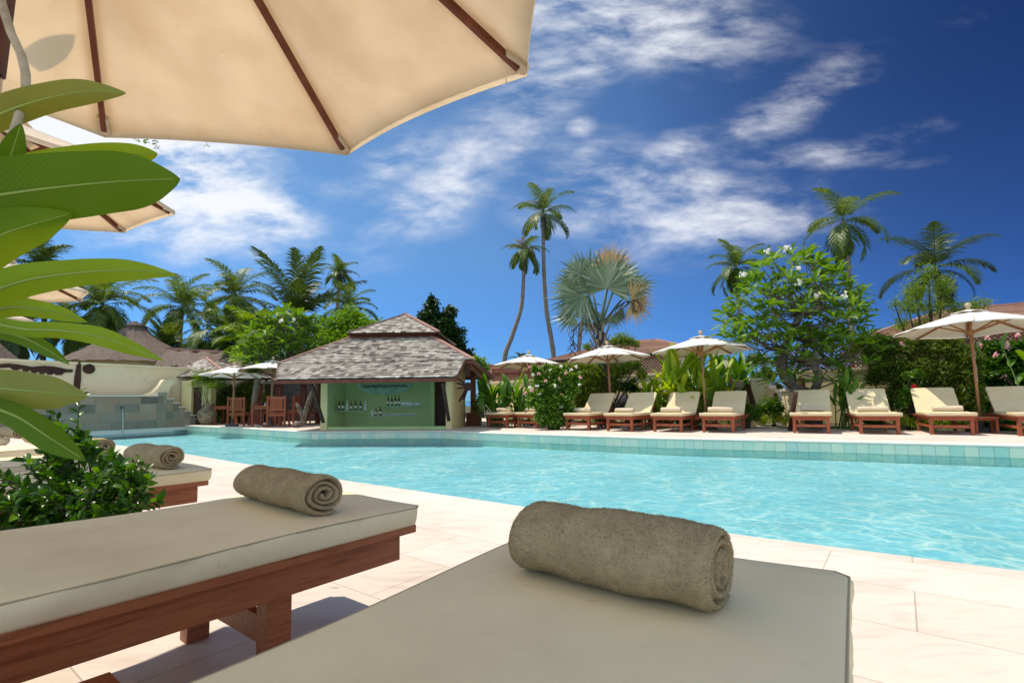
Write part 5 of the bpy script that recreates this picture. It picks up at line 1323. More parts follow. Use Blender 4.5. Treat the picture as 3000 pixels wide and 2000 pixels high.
# ---- silver fan palm
def fanpalm():
    Y = 16.8; c = at(1757, 965, Y); g = Vector((at(1776, 1160, Y).x, Y, 0)); rg = np.random.default_rng(5)
    t = thing('fan_palm', 'silver green fan palm with two dead orange brown leaves and a stout trunk', 'palm tree', g)
    mb = MB(); pts = [g, at(1776, 1150, Y), at(1770, 1060, Y), at(1762, 1000, Y), c]; mb.tube(pts, [.27, .22, .19, .22, .10], 14); mb.build('trunk', MT['darkbark'], t, world=True, smooth=True)
    mb = MB()
    for i in range(26):
        a = i*2.4; z = -.9+.035*i; r = .2; mb.bar(c+Vector((r*math.cos(a), r*math.sin(a), z)), c+Vector(((r+.14)*math.cos(a), (r+.14)*math.sin(a), z+.28)), .09, .03)
    mb.build('leaf_bases', MT['bark'], t, world=True)
    LV = [(1729, 822, 105, -.15, -1, 0), (1777, 846, 112, .12, -1, 0), (1684, 838, 66, -.9, -.6, 0), (1708, 868, 100, -1, -.12, 0), (1682, 921, 66, -1, -.1, 0), (1852, 842, 68, .85, -.5, 0), (1850, 882, 72, 1, .05, 1),
          (1792, 785, 80, .12, -1, 1), (1800, 921, 44, .7, .8, 0), (1740, 905, 56, -.6, .5, 0), (1812, 815, 70, .6, -.8, 0), (1700, 800, 60, -.6, -.9, 0), (1735, 945, 40, -.5, 1, 0)]
    groups = {0: ([], [], [0]), 1: ([], [], [0])}; pet = MB()
    for i, (px, py, r, dx_, dy_, dead) in enumerate(LV):
        Yl = Y+(.3 if dead and py < 850 else -.5 if dead else -.35 if i in (1, 3) else rg.uniform(-.6, .6)); hub = at(px, py, Yl); d = Vector((dx_, rg.uniform(-.35, .35), -dy_)).normalized(); rad = r*ppm(Y)*1.13
        mid = c.lerp(hub, .5)+Vector((0, 0, .06)); pet.tube([c, mid, hub], [.05, .038, .028], 6)
        view = (CO-hub).normalized(); nrm = (view+Vector((rg.uniform(-.5, .5), 0, rg.uniform(-.1, .7)))).normalized()
        nrm = (nrm-d*nrm.dot(d)).normalized(); sd_ = d.cross(nrm)
        V, Fc, kk = groups[dead]; k = kk[0]; nsg = 30; sp_ = 112 if r > 60 else 100
        for j in range(nsg):
            a = R(-sp_+2*sp_*j/(nsg-1)); ln = rad*(.80+.20*math.cos(a*.7))*rg.uniform(.9, 1.06)
            dr = (d*math.cos(a)+sd_*math.sin(a)); lift = nrm*(.22*abs(math.sin(a))); 
            pr = (-d*math.sin(a)+sd_*math.cos(a)); w0 = ln*.52*math.tan(R(sp_/nsg))*1.15
            m = hub+dr*ln*.52+lift*ln*.42; e = hub+dr*ln+lift*ln*.7-Vector((0, 0, rg.uniform(.02, .12)*ln)); f_ = nrm*w0*.6*(1 if j % 2 else -1)
            V.append([hub, m+pr*w0+f_, m-pr*w0-f_]); V.append([m+pr*w0*.9+f_, e, m-pr*w0*.9-f_]); Fc += [[k, k+1, k+2], [k+3, k+4, k+5]]; k += 6
        kk[0] = k
    pet.build('petioles', MT['fan'], t, world=True, smooth=True)
    V, Fc, _ = groups[0]; npmesh('crown', np.array([[tuple(p) for p in q] for q in V]).reshape(-1, 3), np.array(Fc), MT['fan'], t)
    V, Fc, _ = groups[1]; npmesh('dead_leaves', np.array([[tuple(p) for p in q] for q in V]).reshape(-1, 3), np.array(Fc), MT['fan_dead'], t)
    mb = MB()
    for s, (x0, y0, pts_) in enumerate((((1757, 960, [(1700, 945), (1682, 965), (1678, 1005)])), ((1770, 940, [(1800, 905), (1830, 885), (1862, 878)])))):
        main = [at(x0, y0, Y-.3)]+[at(a, b, Y-.5) for a, b in pts_]; mb.tube(main, [.03, .025, .02, .01], 6)
        for i in range(16):
            q = main[1+i % 3].lerp(main[min(3, 2+i % 3)], rg.random()); mb.tube([q, q+Vector((rg.uniform(-.2, .2), 0, -.15)), q+Vector((rg.uniform(-.3, .3), 0, -.42))], [.014, .011, .007], 4)
    mb.build('flower_stalks', MT['darkbark'], t, world=True)
fanpalm()
MT['bark2'] = mat('brown_grey_bark', [(.07, .055, .045), (.15, .12, .095), (.22, .185, .15)], scale=6, mp=(1, 1, 2), rough=.9, bump=.8, bscale=12, dist=.03)
# ---- frangipani: rosettes at branch ends
def frangipani(lab, base, trunk, heads, Y, lsz, seed, nl=11, flowers=(), dY=1.0, brad=.05, m='frangi', dark=()):
    rg = np.random.default_rng(seed); g = gz(*base) if base[1] > 1185 else Vector((at(base[0], base[1], Y).x, Y, 0)); g.y = Y; g.z = 0
    g.x = at(base[0], 1200, Y).x
    t = thing('frangipani_tree', lab, 'tree', g)
    mb = MB(); spine = [at(p[0], p[1], Y) for p in trunk]; spine = [g]+spine; n = len(spine)
    mb.tube(spine, [p for p in np.linspace(trunk_r[0], trunk_r[1], n)], 12)
    parts = []; ends = []
    for i, (px, py) in enumerate(heads):
        Yh = Y+rg.uniform(-dY, dY); h = at(px, py, Yh)
        # nearest spine node lower than the head
        cands = sorted(spine[1:], key=lambda s: (s-h).length+(2 if s.z > h.z+.1 else 0)); s = cands[0]
        m1 = s.lerp(h, .45)+Vector((rg.uniform(-.12, .12), rg.uniform(-.1, .1), -.10*(h-s).length)); 
        mb.tube([s, m1, s.lerp(h, .8)+Vector((0, 0, -.04)), h], [brad, brad*.75, brad*.5, brad*.4], 6)
        ends.append(h); k = nl+int(rg.integers(-2, 4)); out = (h-s).normalized()*.3+Vector((0, 0, .8)); out.normalize()
        o1 = out.orthogonal().normalized(); o2 = out.cross(o1); D = []; P = []
        for j in range(k):
            a = 2.4*j; el = .15+.9*rg.random(); d = (o1*math.cos(a)+o2*math.sin(a))*math.cos(el)+out*math.sin(el)-Vector((0, 0, .12)); D.append(tuple(d)); P.append(tuple(h-out*.03*j/k*4))
        D = np.array(D); P = np.array(P); nrm = np.array([[0, 0, 1.0]]*k)+D*-.4+rg.normal(0, .3, (k, 3)); nrm /= np.linalg.norm(nrm, axis=1)[:, None]
        D /= np.linalg.norm(D, axis=1)[:, None]; B = np.cross(nrm, D); B /= np.linalg.norm(B, axis=1)[:, None]; nrm = np.cross(D, B)
        s_ = lsz*rg.uniform(.75, 1.15, (k, 1)); w = s_*.115; dn = np.array([[0, 0, -1.0]])*s_*rg.uniform(.05, .25, (k, 1))
        a0 = P+D*s_*.08; a1 = P+D*s_*.4; a2 = P+D*s_*.72+dn*.4; a3 = P+D*s_+dn; f = nrm*w*.35
        V = np.stack([a0-B*w*.15, a0+B*w*.15, a1+B*w*.85+f, a1, a1-B*w*.85+f, a2+B*w+f, a2, a2-B*w+f, a3], 1).reshape(-1, 3)
        i0 = np.arange(k)*9; tri = [(0, 1, 3), (1, 2, 3), (0, 3, 4), (3, 2, 5), (3, 5, 6), (4, 3, 6), (4, 6, 7), (6, 5, 8), (7, 6, 8)]
        parts.append((V, np.concatenate([np.stack([i0+q for q in tr_], 1) for tr_ in tri])))
    mb.build('trunk', MT['bark2'] if not dark else MT['darkbark'], t, world=True, smooth=True)
    V, Fc = cat(parts); npmesh('crown', V, Fc, MT[m], t)
    for px, py in flowers:
        Yf = Y-dY*.9; c = np.array(at(px, py, Yf)); P = c+rg.normal(0, .036, (9, 3)); ps = []
        for q in P:
            for j in range(5):
                a = j*1.257; ps.append((q, [math.cos(a), -.5, math.sin(a)]))
        v, f = leaves(np.array([p for p, _ in ps]), .05, .6, rg, dirs=np.array([d for _, d in ps])); npmesh('blossom_cluster', v, f, MT['petal'], t)
    return t
random.seed(3)
trunk_r = (.17, .09)
hd = []
rgx = np.random.default_rng(42)
# crown outline of the large tree, sampled evenly
poly = [(2110, 985), (2095, 935), (2140, 880), (2175, 820), (2215, 745), (2290, 728), (2370, 735), (2440, 765), (2520, 830), (2545, 905), (2560, 985), (2555, 1010), (2500, 1040), (2330, 985), (2200, 1000)]
def inpoly(x, y, poly):
    r = False; j = len(poly)-1
    for i in range(len(poly)):
        if (poly[i][1] > y) != (poly[j][1] > y) and x < (poly[j][0]-poly[i][0])*(y-poly[i][1])/(poly[j][1]-poly[i][1])+poly[i][0]: r = not r
        j = i
    return r
def sample(poly, n, dmin, rg):
    out = []; xs = [p[0] for p in poly]; ys = [p[1] for p in poly]; tries = 0
    while len(out) < n and tries < 20000:
        tries += 1; x, y = rg.uniform(min(xs), max(xs)), rg.uniform(min(ys), max(ys))
        if inpoly(x, y, poly) and all((x-a)**2+(y-b)**2 > dmin**2 for a, b in out): out.append((x, y))
    return out
hd = sample(poly, 112, 18.5, rgx)
frangipani('large frangipani tree with white blossoms and a curved trunk over the right loungers', (2378, 1240), [(2372, 1180), (2366, 1150), (2335, 1140), (2304, 1112), (2288, 1080), (2300, 1020), (2318, 985), (2330, 955), (2345, 920), (2400, 900), (2440, 960), (2290, 900), (2230, 930), (2340, 850), (2480, 1000), (2180, 960)][:10], hd, 13.5, .43, 4, 13, [(2248, 738), (2305, 724), (2340, 790), (2178, 804), (2395, 865), (2475, 865), (2340, 828)], dY=1.3, brad=.024)
poly2 = [(2235, 1000), (2345, 965), (2480, 985), (2590, 1000), (2580, 1060), (2520, 1090), (2470, 1110), (2240, 1120), (2200, 1080)]
trunk_r = (.12, .08)
frangipani('lower darker frangipani boughs spreading in front of the trunk and sea gate', (2392, 1238), [(2392, 1180), (2385, 1145), (2402, 1105), (2380, 1060), (2330, 1050), (2440, 1060), (2500, 1050)][:7], sample(poly2, 36, 24, rgx), 13.1, .41, 6, 12, [], dY=.8, brad=.024)
# straight timber prop
mb = MB(); mb.bar(gz(2314, 1261), at(2332, 1150, 11.4), .08, .08); tag(mb.build('timber_prop', MT['darkwood'], org=gz(2314, 1261)), 'dark timber prop leaning under the frangipani trunk, left of a lounger', 'prop')
poly3 = [(700, 1000), (735, 960), (790, 915), (850, 900), (915, 935), (935, 990), (935, 1040), (860, 1075), (740, 1085), (690, 1050)]
trunk_r = (.15, .08)
frangipani('frangipani tree with star shaped leaf rosettes above the dining parasols', (880, 1246), [(912, 1175), (925, 1125), (880, 1060), (830, 1010)], sample(poly3, 84, 14, rgx), 19.2, .50, 8, 12, [(860, 935), (826, 940)], dY=1.0, brad=.03)
trunk_r = (.16, .10)
t = thing('gnarled_trunk', 'thick gnarled grey trunk rising from the deck between chairs and the bar brace', 'tree', gz(868, 1246)); mb = MB()
mb.tube([at(*p, 16.9) for p in ((862, 1248), (892, 1236), (886, 1215), (876, 1195), (868, 1180))], [.11, .10, .085, .07, .04], 10); mb.tube([at(*p, 16.9) for p in ((885, 1236), (896, 1205), (906, 1170), (920, 1140), (935, 1100))], [.09, .085, .075, .065, .05], 10)
mb.build('trunk', MT['bark2'], t, world=True, smooth=True)
t = thing('bare_palm', 'smooth pale grey palm trunk behind the dining tables between the parasol poles', 'tree', gz(742, 1234)); mb = MB(); mb.tube([gz(740, 1236), at(748, 1160, 19.5), at(758, 1095, 19.5), at(764, 1040, 19.5)], [.14, .12, .11, .1], 10); mb.build('trunk', MT['bark'], t, world=True, smooth=True)
# ---- bushes and leafy masses
def bush(name, lab, cat_, clumps, n, size, asp, m, seed, base=None, up=.5, shell=.55, stems=True, flowers=(), group=None, kind=None, trunkm='darkbark'):
    rg = np.random.default_rng(seed); x = sum(c[0] for c in clumps)/len(clumps); Y = sum(c[3] for c in clumps)/len(clumps)
    g = Vector((at(base if base else x, 1150, Y).x, Y, 0)); t = thing(name, lab, cat_, g, 0, group)
    v, f = cloud(clumps, n, size, asp, rg, up, shell); npmesh('foliage', v, f, MT[m], t)
    if stems:
        mb = MB()
        for c in clumps:
            q = at(c[0], c[1], c[3]); mb.tube([g+Vector((rg.uniform(-.15, .15), rg.uniform(-.1, .1), 0)), g.lerp(q, .5)+Vector((0, 0, .1)), q], [.05*size/.12, .035*size/.12, .015], 6)
        mb.build('stems', MT[trunkm], t, world=True)
    for m_, pts, sz in flowers:
        ps = []; 
        for px, py in pts:
            q = np.array(at(px, py, Y-max(c[2] for c in clumps)*ppm(Y)*.75)); 
            for j in range(5): a = j*1.257; ps.append((q, [math.cos(a), -.45, math.sin(a)]))
        v, f = leaves(np.array([p for p, _ in ps]), sz, .8, rg, dirs=np.array([d for _, d in ps]), jit=.15); npmesh('flowers', v, f, MT[m_], t)
    return t
bush('round_bush', 'bright green round bushy tree rising behind the left slope of the bar roof', 'tree', [(980, 965, 50, 22), (1040, 950, 48, 22), (1085, 965, 32, 21.5), (1010, 1000, 45, 21.5), (950, 1010, 38, 21.5), (1060, 990, 35, 21.5), (935, 1040, 30, 21)], 9000, .17, .42, 'bright', 1)
bush('round_bush', 'small bright bush right of the bar hut roof', 'bush', [(1398, 1062, 22, 24), (1418, 1078, 15, 24)], 900, .16, .4, 'bright', 2)
bush('dark_tree', 'dark green pointed broadleaf tree standing behind the bar roof', 'tree', [(1268, 892, 18, 30), (1258, 925, 30, 30), (1300, 945, 38, 30), (1330, 985, 32, 30), (1290, 990, 45, 30), (1345, 1020, 24, 30), (1240, 935, 18, 30), (1265, 873, 9, 30), (1320, 915, 20, 30), (1375, 1035, 14, 30)], 7000, .24, .45, 'darkleaf', 3, base=1300)
bush('bamboo_hedge', 'feathery green bamboo hedge behind the dining tables', 'hedge', [(640, 1150, 42, 22), (690, 1160, 42, 22), (735, 1150, 40, 22), (665, 1195, 38, 22), (720, 1195, 38, 22), (770, 1180, 34, 22), (610, 1180, 30, 22), (640, 1215, 30, 22), (700, 1220, 30, 22)], 13000, .16, .16, 'feather', 4, up=.2)
MT['hib'] = leafmat('hibiscus_leaf', [(.03, .09, .01), (.06, .16, .018), (.12, .26, .03), (.2, .34, .05)], .35, .35)
bush('hibiscus_bush', 'tall hibiscus bush with white and pink flowers between the left far loungers', 'flowering bush',
     [(1590, 1120, 30, 14.2), (1640, 1110, 30, 14.2), (1615, 1165, 40, 14.2), (1600, 1205, 36, 14.0), (1645, 1185, 36, 14.1), (1575, 1090, 15, 14.2), (1625, 1085, 17, 14.2), (1570, 1165, 22, 14.0), (1668, 1145, 24, 14.2), (1660, 1228, 20, 14), (1625, 1228, 26, 13.9), (1590, 1235, 14, 13.9), (1555, 1180, 14, 14), (1690, 1110, 22, 14.3), (1565, 1078, 8, 14.2), (1600, 1075, 9, 14.2), (1650, 1078, 8, 14.2)],
     15000, .085, .55, 'hib', 5, base=1620, flowers=[('petal', [(1573, 1131), (1627, 1130), (1612, 1083), (1643, 1073), (1673, 1083), (1688, 1074), (1645, 1191), (1597, 1218), (1580, 1154), (1562, 1098), (1551, 1135), (1698, 1127), (1584, 1229)], .065), ('petal_p', [(1578, 1095), (1639, 1110), (1658, 1091), (1599, 1116), (1558, 1144), (1634, 1204), (1539, 1151), (1700, 1104), (1677, 1237), (1596, 1255), (1649, 1253), (1551, 1075)], .068)])
MT['bright2'] = leafmat('vine_bright_leaf', [(.06, .10, .01), (.11, .18, .016), (.19, .27, .03), (.34, .38, .06)], .36)
bush('climbing_vine', 'yellow green climbing vine spilling over the garden wall behind the fan palm trunk', 'vine',
     [(1660, 1085, 24, 16.9), (1700, 1075, 28, 16.9), (1740, 1095, 34, 16.8), (1700, 1120, 34, 16.8), (1800, 1090, 28, 16.7), (1745, 1140, 34, 16.8), (1700, 1160, 30, 16.8), (1835, 1078, 20, 16.6), (1800, 1130, 24, 16.7), (1865, 1070, 14, 16.5), (1710, 1200, 30, 16.8), (1770, 1180, 24, 16.8), (1880, 1095, 16, 16.4)], 17000, .10, .32, 'bright2', 6, up=.3)
bush('bamboo_tuft', 'small yellow green tuft of leaves above the tiled roof right of the fan palm trunk', 'bush', [(1822, 995, 20, 22), (1845, 1000, 16, 22), (1798, 1000, 14, 22), (1722, 1015, 12, 22), (1865, 1008, 10, 22)], 1800, .14, .22, 'feather', 7, up=.2)
bush('vine_hedge', 'dark green vine covered hedge behind the three right loungers', 'hedge',
     [(2560, 1030, 38, 14.36), (2610, 1020, 34, 14.12), (2670, 1020, 34, 13.83), (2730, 1020, 34, 13.54), (2790, 1020, 34, 13.25), (2590, 1080, 40, 14.21), (2650, 1080, 42, 13.92), (2720, 1080, 42, 13.59), (2790, 1080, 42, 13.25), (2560, 1110, 26, 14.36), (2640, 1125, 30, 13.97), (2700, 1130, 32, 13.68), (2770, 1130, 32, 13.35), (2840, 1100, 34, 13.01), (2840, 1050, 34, 13.01), (2530, 1000, 18, 14.5), (2600, 1170, 34, 14.1), (2680, 1180, 38, 13.7), (2760, 1185, 38, 13.3), (2840, 1160, 38, 13.0), (2850, 1215, 30, 13.0), (2720, 1220, 30, 13.4), (2580, 1000, 24, 14.3), (2700, 990, 20, 13.6), (2770, 990, 22, 13.3)],
     30000, .10, .3, 'vine', 8, up=.3, stems=False, flowers=[('petal_p', [(2785, 1100), (2838, 1085), (2835, 1125), (2640, 1006)], .09)])
bush('flowering_creeper', 'pink flowering creeper over the lattice wall at the right edge', 'vine',
     [(2890, 1030, 34, 13.5), (2950, 1040, 34, 13.2), (2900, 1090, 38, 13.4), (2960, 1100, 40, 13.1), (2880, 1150, 34, 13.5), (2870, 1200, 34, 13.4), (2900, 1230, 24, 13.3), (3010, 1050, 34, 12.9), (3010, 1120, 40, 12.9), (2930, 1150, 30, 13.2), (2985, 1010, 12, 13)],
     14000, .11, .5, 'shrub', 9, stems=False, flowers=[('petal_p', [(2945, 1008), (2950, 1020), (2980, 1032), (2995, 1035), (2978, 982), (2890, 990), (2870, 1012), (2955, 1118), (2940, 1105), (2915, 1040)], .10)])
bush('bamboo', 'light feathery bamboo in front of the far right palm', 'bamboo', [(2720, 800, 30, 17.5), (2680, 850, 40, 17.5), (2760, 840, 40, 17.5), (2660, 900, 36, 17.5), (2640, 950, 26, 17.5), (2730, 900, 44, 17.5), (2800, 900, 30, 17.2), (2860, 890, 26, 17), (2700, 955, 30, 17.5), (2620, 890, 18, 17.5), (2890, 885, 14, 17)], 3600, .17, .14, 'feather', 10, up=.1, shell=.2)
bush('leafy_plant', 'dark leafy plant behind the dark stone vase', 'plant', [(1848, 1130, 20, 15.2), (1865, 1150, 18, 15.1), (1830, 1135, 12, 15.2), (1880, 1170, 14, 15)], 800, .14, .4, 'darkleaf', 11)
for i, (px, py, r, Y, lab, m) in enumerate(((1770, 1222, 22, 15.4, 'low green ground plants behind the lounger left of the vase', 'shrub'), (1850, 1215, 26, 15.0, 'low dark shrub behind the lounger under the second parasol', 'shrub'), (1930, 1225, 22, 14.6, 'low ground plants under the lounger left of the third pole', 'shrub'), (2010, 1225, 22, 14.4, 'low ground plants behind the third parasol pole', 'shrub'),
        (2190, 1205, 28, 13.6, 'flowering shrub at the foot of the left gate pillar', 'hib'), (2260, 1190, 28, 14.2, 'green flowering shrub in front of the stepped gate wall', 'hib'), (2300, 1210, 20, 16, 'bright shrub beneath the sea view', 'bright'), (2275, 1135, 12, 17, 'shrub tops over the stepped wall', 'vine'), (1450, 1225, 18, 17, 'low plants below the wall behind the leftmost far lounger', 'shrub'),
        (2560, 1225, 22, 13.9, 'low plants behind the lounger left of the red flowers', 'shrub'), (2800, 1240, 20, 12.8, 'low plants beneath the lounger before the rightmost parasol', 'shrub'), (2960, 1245, 24, 12, 'low green plants under the cut off lounger', 'shrub'), (2110, 1060, 30, 22, 'green tree tops behind the ginger left of the gate', 'vine'), (2215, 1050, 26, 18, 'drooping fine leaved bush above the gate pillar', 'vine'), (2245, 1095, 22, 17, 'fine leaved branch hanging over the stepped wall', 'vine'))):
    bush('shrub', lab, 'shrub', [(px, py, r, Y), (px+r*.8, py+r*.3, r*.6, Y), (px-r*.8, py+r*.2, r*.6, Y)], 1300, .09, .45, m, 20+i)
t = bush('red_flower_shrub', 'thin shrub with red flowers between two right loungers', 'flowering bush', [(2658, 1100, 12, 12.2), (2690, 1095, 12, 12.2), (2655, 1150, 20, 12.2), (2645, 1180, 16, 12.2), (2680, 1135, 12, 12.2)], 900, .09, .55, 'hib', 50, base=2672, flowers=[('petal_r', [(2676, 1131), (2672, 1134), (2680, 1133)], .07)])
# ---- blade plants (ginger, heliconia, stalks)
def blades(name, lab, base, n, Y, hts, sprpx, ln, wd, m, seed, cat_='plant', lean=.5, upmin=.3, stalk=True, droop=.5):
    rg = np.random.default_rng(seed); c = at(base[0], base[1], Y); g = Vector((c.x, Y, 0)); t = thing(name, lab, cat_, g); V = []; Fc = []; k = 0; mb = MB()
    for i in range(n):
        b = g+Vector((rg.normal(0, sprpx*ppm(Y)*.4), rg.normal(0, .25), 0)); px = base[0]+rg.uniform(-1, 1)*sprpx; h = rg.uniform(*hts); top = Vector((g.x+(px-base[0])*ppm(Y), Y+rg.uniform(-.4, .4), h))
        if stalk: mb.tube([b, b.lerp(top, .5)+Vector((0, 0, .05)), top], [.018, .015, .009], 5)
        for q in range(3):
            o = b.lerp(top, [.55, .78, 1.0][q]); az = rg.uniform(0, 2*PI); el = R(rg.uniform(25, 80)) if q < 2 else R(rg.uniform(60, 88))
            if (top-b).x > 0: az = az*.5-PI/2*.6
            else: az = PI+az*.5-PI/2*.6
            l_ = ln*rg.uniform(.7, 1.15); w = wd*rg.uniform(.8, 1.15); hz_ = Vector((math.cos(az), math.sin(az), 0)); sd_ = Vector((-math.sin(az), math.cos(az), 0)); p = o.copy(); ns = 6; L_ = []
            for j in range(ns+1):
                s = j/ns; a = el-droop*2.0*s**1.6; d = hz_*math.cos(a)+Vector((0, 0, math.sin(a))); nu = sd_.cross(d); ww = w*.5*(math.sin(PI*min(1, .08+s*.92))**.75)+.002; f = nu*ww*.45
                if nu.z < 0: f = -f
                L_.append((p-sd_*ww+f, p.copy(), p+sd_*ww+f)); p = p+d*l_/ns
            for j in range(ns):
                A_, B_ = L_[j], L_[j+1]
                for u_ in (0, 1): V += [A_[u_], A_[u_+1], B_[u_+1], B_[u_]]; Fc.append((k, k+1, k+2, k+3)); k += 4
    npmesh('leaves', np.array([tuple(v) for v in V]), np.array(Fc), MT[m], t)
    # weld so that one leaf is one island
    me = t.children[0].data; bm = bmesh.new(); bm.from_mesh(me); bmesh.ops.remove_doubles(bm, verts=bm.verts, dist=1e-5); bm.to_mesh(me); bm.free()
    if stalk: mb.build('stalks', MT['stem'], t, world=True)
    return t
blades('heliconia_clump', 'dark green heliconia clump behind the leftmost far lounger', (1455, 1235), 20, 15.9, (.5, 1.15), 46, .8, .18, 'helic', 1)
blades('heliconia_clump', 'lighter heliconia clump between the wall and the hibiscus bush', (1522, 1235), 9, 15.7, (.5, 1.2), 24, .75, .14, 'helic', 2)
blades('heliconia_clump', 'small heliconia beside the timber post of the bar hut', (1402, 1240), 4, 16.8, (.2, .6), 14, .5, .1, 'helic', 3)
blades('ginger_clump', 'tall yellow green ginger clump behind the third far parasol pole', (2040, 1235), 58, 14.3, (.6, 1.5), 92, .95, .15, 'ginger', 4, lean=.6, droop=.35)
blades('ginger_clump', 'bright ginger plants left of the tall ginger clump', (1925, 1235), 24, 14.6, (.4, 1.1), 42, .8, .12, 'ginger', 5)
blades('ginger_clump', 'darker green tall ginger plants right of the bright clump', (2160, 1235), 20, 15.0, (.9, 1.6), 46, .9, .15, 'helic', 6, droop=.3)
blades('ginger_stalks', 'bundle of tall green stalks between two loungers under the frangipani', (2478, 1235), 17, 12.6, (.7, 1.45), 30, .5, .11, 'helic', 7, droop=.3)
blades('broad_leaf', 'single tall broad leaf at the right edge above the creeper', (2992, 1200), 2, 12.6, (1.7, 2.0), 8, .6, .2, 'helic', 8, droop=.3)
for i, (px, py, Y, lab) in enumerate(((2655, 1262, 12.1, 'grassy striped tuft at the foot of the red flower shrub'), (2760, 1258, 12.2, 'pale spiky tuft under the lounger before the rightmost parasol'), (2240, 1240, 14.0, 'yellow striped spider plants at the foot of the stepped wall'), (2290, 1240, 14.2, 'yellow green grass tuft by the gate path'))):
    blades('grass_tuft', lab, (px, py), 20, Y, (.08, .22), 16, .34, .03, 'ginger', 30+i, stalk=False, droop=.7)
# ---- papyrus in the jar
rg = np.random.default_rng(9); t = thing('papyrus', 'tall feathery papyrus growing out of the large clay jar', 'plant', JAR+Vector((0, 0, .70))); mb = MB(); P = []; D = []
for i in range(46):
    a = rg.uniform(0, 2*PI); r = rg.uniform(0, .13); b = JAR+Vector((r*math.cos(a), r*math.sin(a), .72)); l = rg.uniform(.7, 1.35); tp = b+Vector((rg.normal(-.05, .28), rg.normal(0, .2), l)); mb.tube([b, b.lerp(tp, .5)+Vector((0, 0, .04)), tp], [.008, .007, .004], 4)
    for j in range(30): d = rg.normal(0, 1, 3); d[2] = abs(d[2])*.8-.1; d /= np.linalg.norm(d); P.append(tuple(tp)); D.append(d)
mb.build('stalks', MT['stem'], t, world=True)
v, f = leaves(np.array(P),   .30, .028, rg, dirs=np.array(D)); npmesh('tufts', v, f, MT['feather'], t)
# ---- hanging leaf sprays below the big parasol rim
t = thing('leaf_spray', 'small leafy twig tips hanging in front of the cloud below the big parasol rim', 'twig', at(395, 360, 2.6)); mb = MB(); P = []; D = []
for x, y, n in ((372, 372, 6), (395, 372, 9), (425, 378, 7), (455, 395, 8), (605, 412, 2)):
    a = at(x-8, y-14, 2.6); b = at(x+6, y+42 if n > 6 else y+22, 2.6); mb.tube([a, b], [.002, .001], 4)
    for j in range(n*2): s = (j//2+.5)/n; P.append(tuple(a.lerp(b, s))); D.append((1 if j % 2 else -1, 0, -.5))
mb.build('twigs', MT['stem'], t, world=True); v, f = leaves(np.array(P), .022, .5, rng, dirs=np.array(D)); npmesh('leaves', v, f, MT['shrub'], t)
# ---- the big foreground leaves
LF = mat('broad_leaf', [(.08, .17, .012), (.11, .22, .016), (.13, .25, .02)], scale=2.5, rough=.5, transl=.5, tcol=(.60, .82, .03), spec=.22)
LFo = mat('broad_leaf_olive', [(.20, .23, .03), (.24, .27, .035)], scale=3, rough=.42, transl=.42, tcol=(.40, .42, .06), spec=.4)
LFd = mat('broad_leaf_dark', [(.05, .125, .006), (.07, .16, .008)], scale=3, rough=.55, transl=.38, tcol=(.26, .48, .015), spec=.18)
for m_ in (LF, LFo, LFd):   # fine parallel side veins
    nt = m_.node_tree; b = [n for n in nt.nodes if n.type == 'BSDF_PRINCIPLED'][0]; uvn = N(nt, 'ShaderNodeUVMap')
    sp = N(nt, 'ShaderNodeSeparateXYZ'); L(nt, uvn.outputs[0], sp.inputs[0])
    ab = N(nt, 'ShaderNodeMath', operation='ABSOLUTE'); L(nt, sp.outputs[1], ab.inputs[0])
    s1 = N(nt, 'ShaderNodeMath', operation='MULTIPLY_ADD'); L(nt, sp.outputs[0], s1.inputs[0]); s1.inputs[1].default_value = 230; 
    s0 = N(nt, 'ShaderNodeMath', operation='MULTIPLY'); L(nt, ab.outputs[0], s0.inputs[0]); s0.inputs[1].default_value = -45; L(nt, s0.outputs[0], s1.inputs[2])
    sn = N(nt, 'ShaderNodeMath', operation='SINE'); L(nt, s1.outputs[0], sn.inputs[0])
    bp = N(nt, 'ShaderNodeBump', i_Strength=.07, i_Distance=.001); L(nt, sn.outputs[0], bp.inputs['Height']); L(nt, bp.outputs[0], b.inputs['Normal'])
    vr = ramp(nt, [(0, (.80, .84, .8)), (.5, (1, 1, 1)), (1, (1.08, 1.05, 1))], sn.outputs[0])
    old = b.inputs['Base Color'].links[0].from_socket; vmx = N(nt, 'ShaderNodeMix', data_type='RGBA', blend_type='MULTIPLY'); vmx.inputs[0].default_value = .45; L(nt, old, vmx.inputs[6]); L(nt, vr, vmx.inputs[7]); L(nt, vmx.outputs[2], b.inputs['Base Color'])
    tn = [n for n in nt.nodes if n.type == 'BSDF_TRANSLUCENT'][0]; tmx = N(nt, 'ShaderNodeMix', data_type='RGBA', blend_type='MULTIPLY'); tmx.inputs[0].default_value = .5; tmx.inputs[6].default_value = tn.inputs[0].default_value; L(nt, vr, tmx.inputs[7]); L(nt, tmx.outputs[2], tn.inputs[0])
MID = mat('leaf_midrib', [(.22, .34, .07), (.28, .38, .09)], scale=4, rough=.5)
pb = Vector((-1.25, 1.0, 0))
plant = thing('broad_leaf_plant', 'big leaved heliconia plant reaching in from the left edge, close to the camera', 'plant', pb)
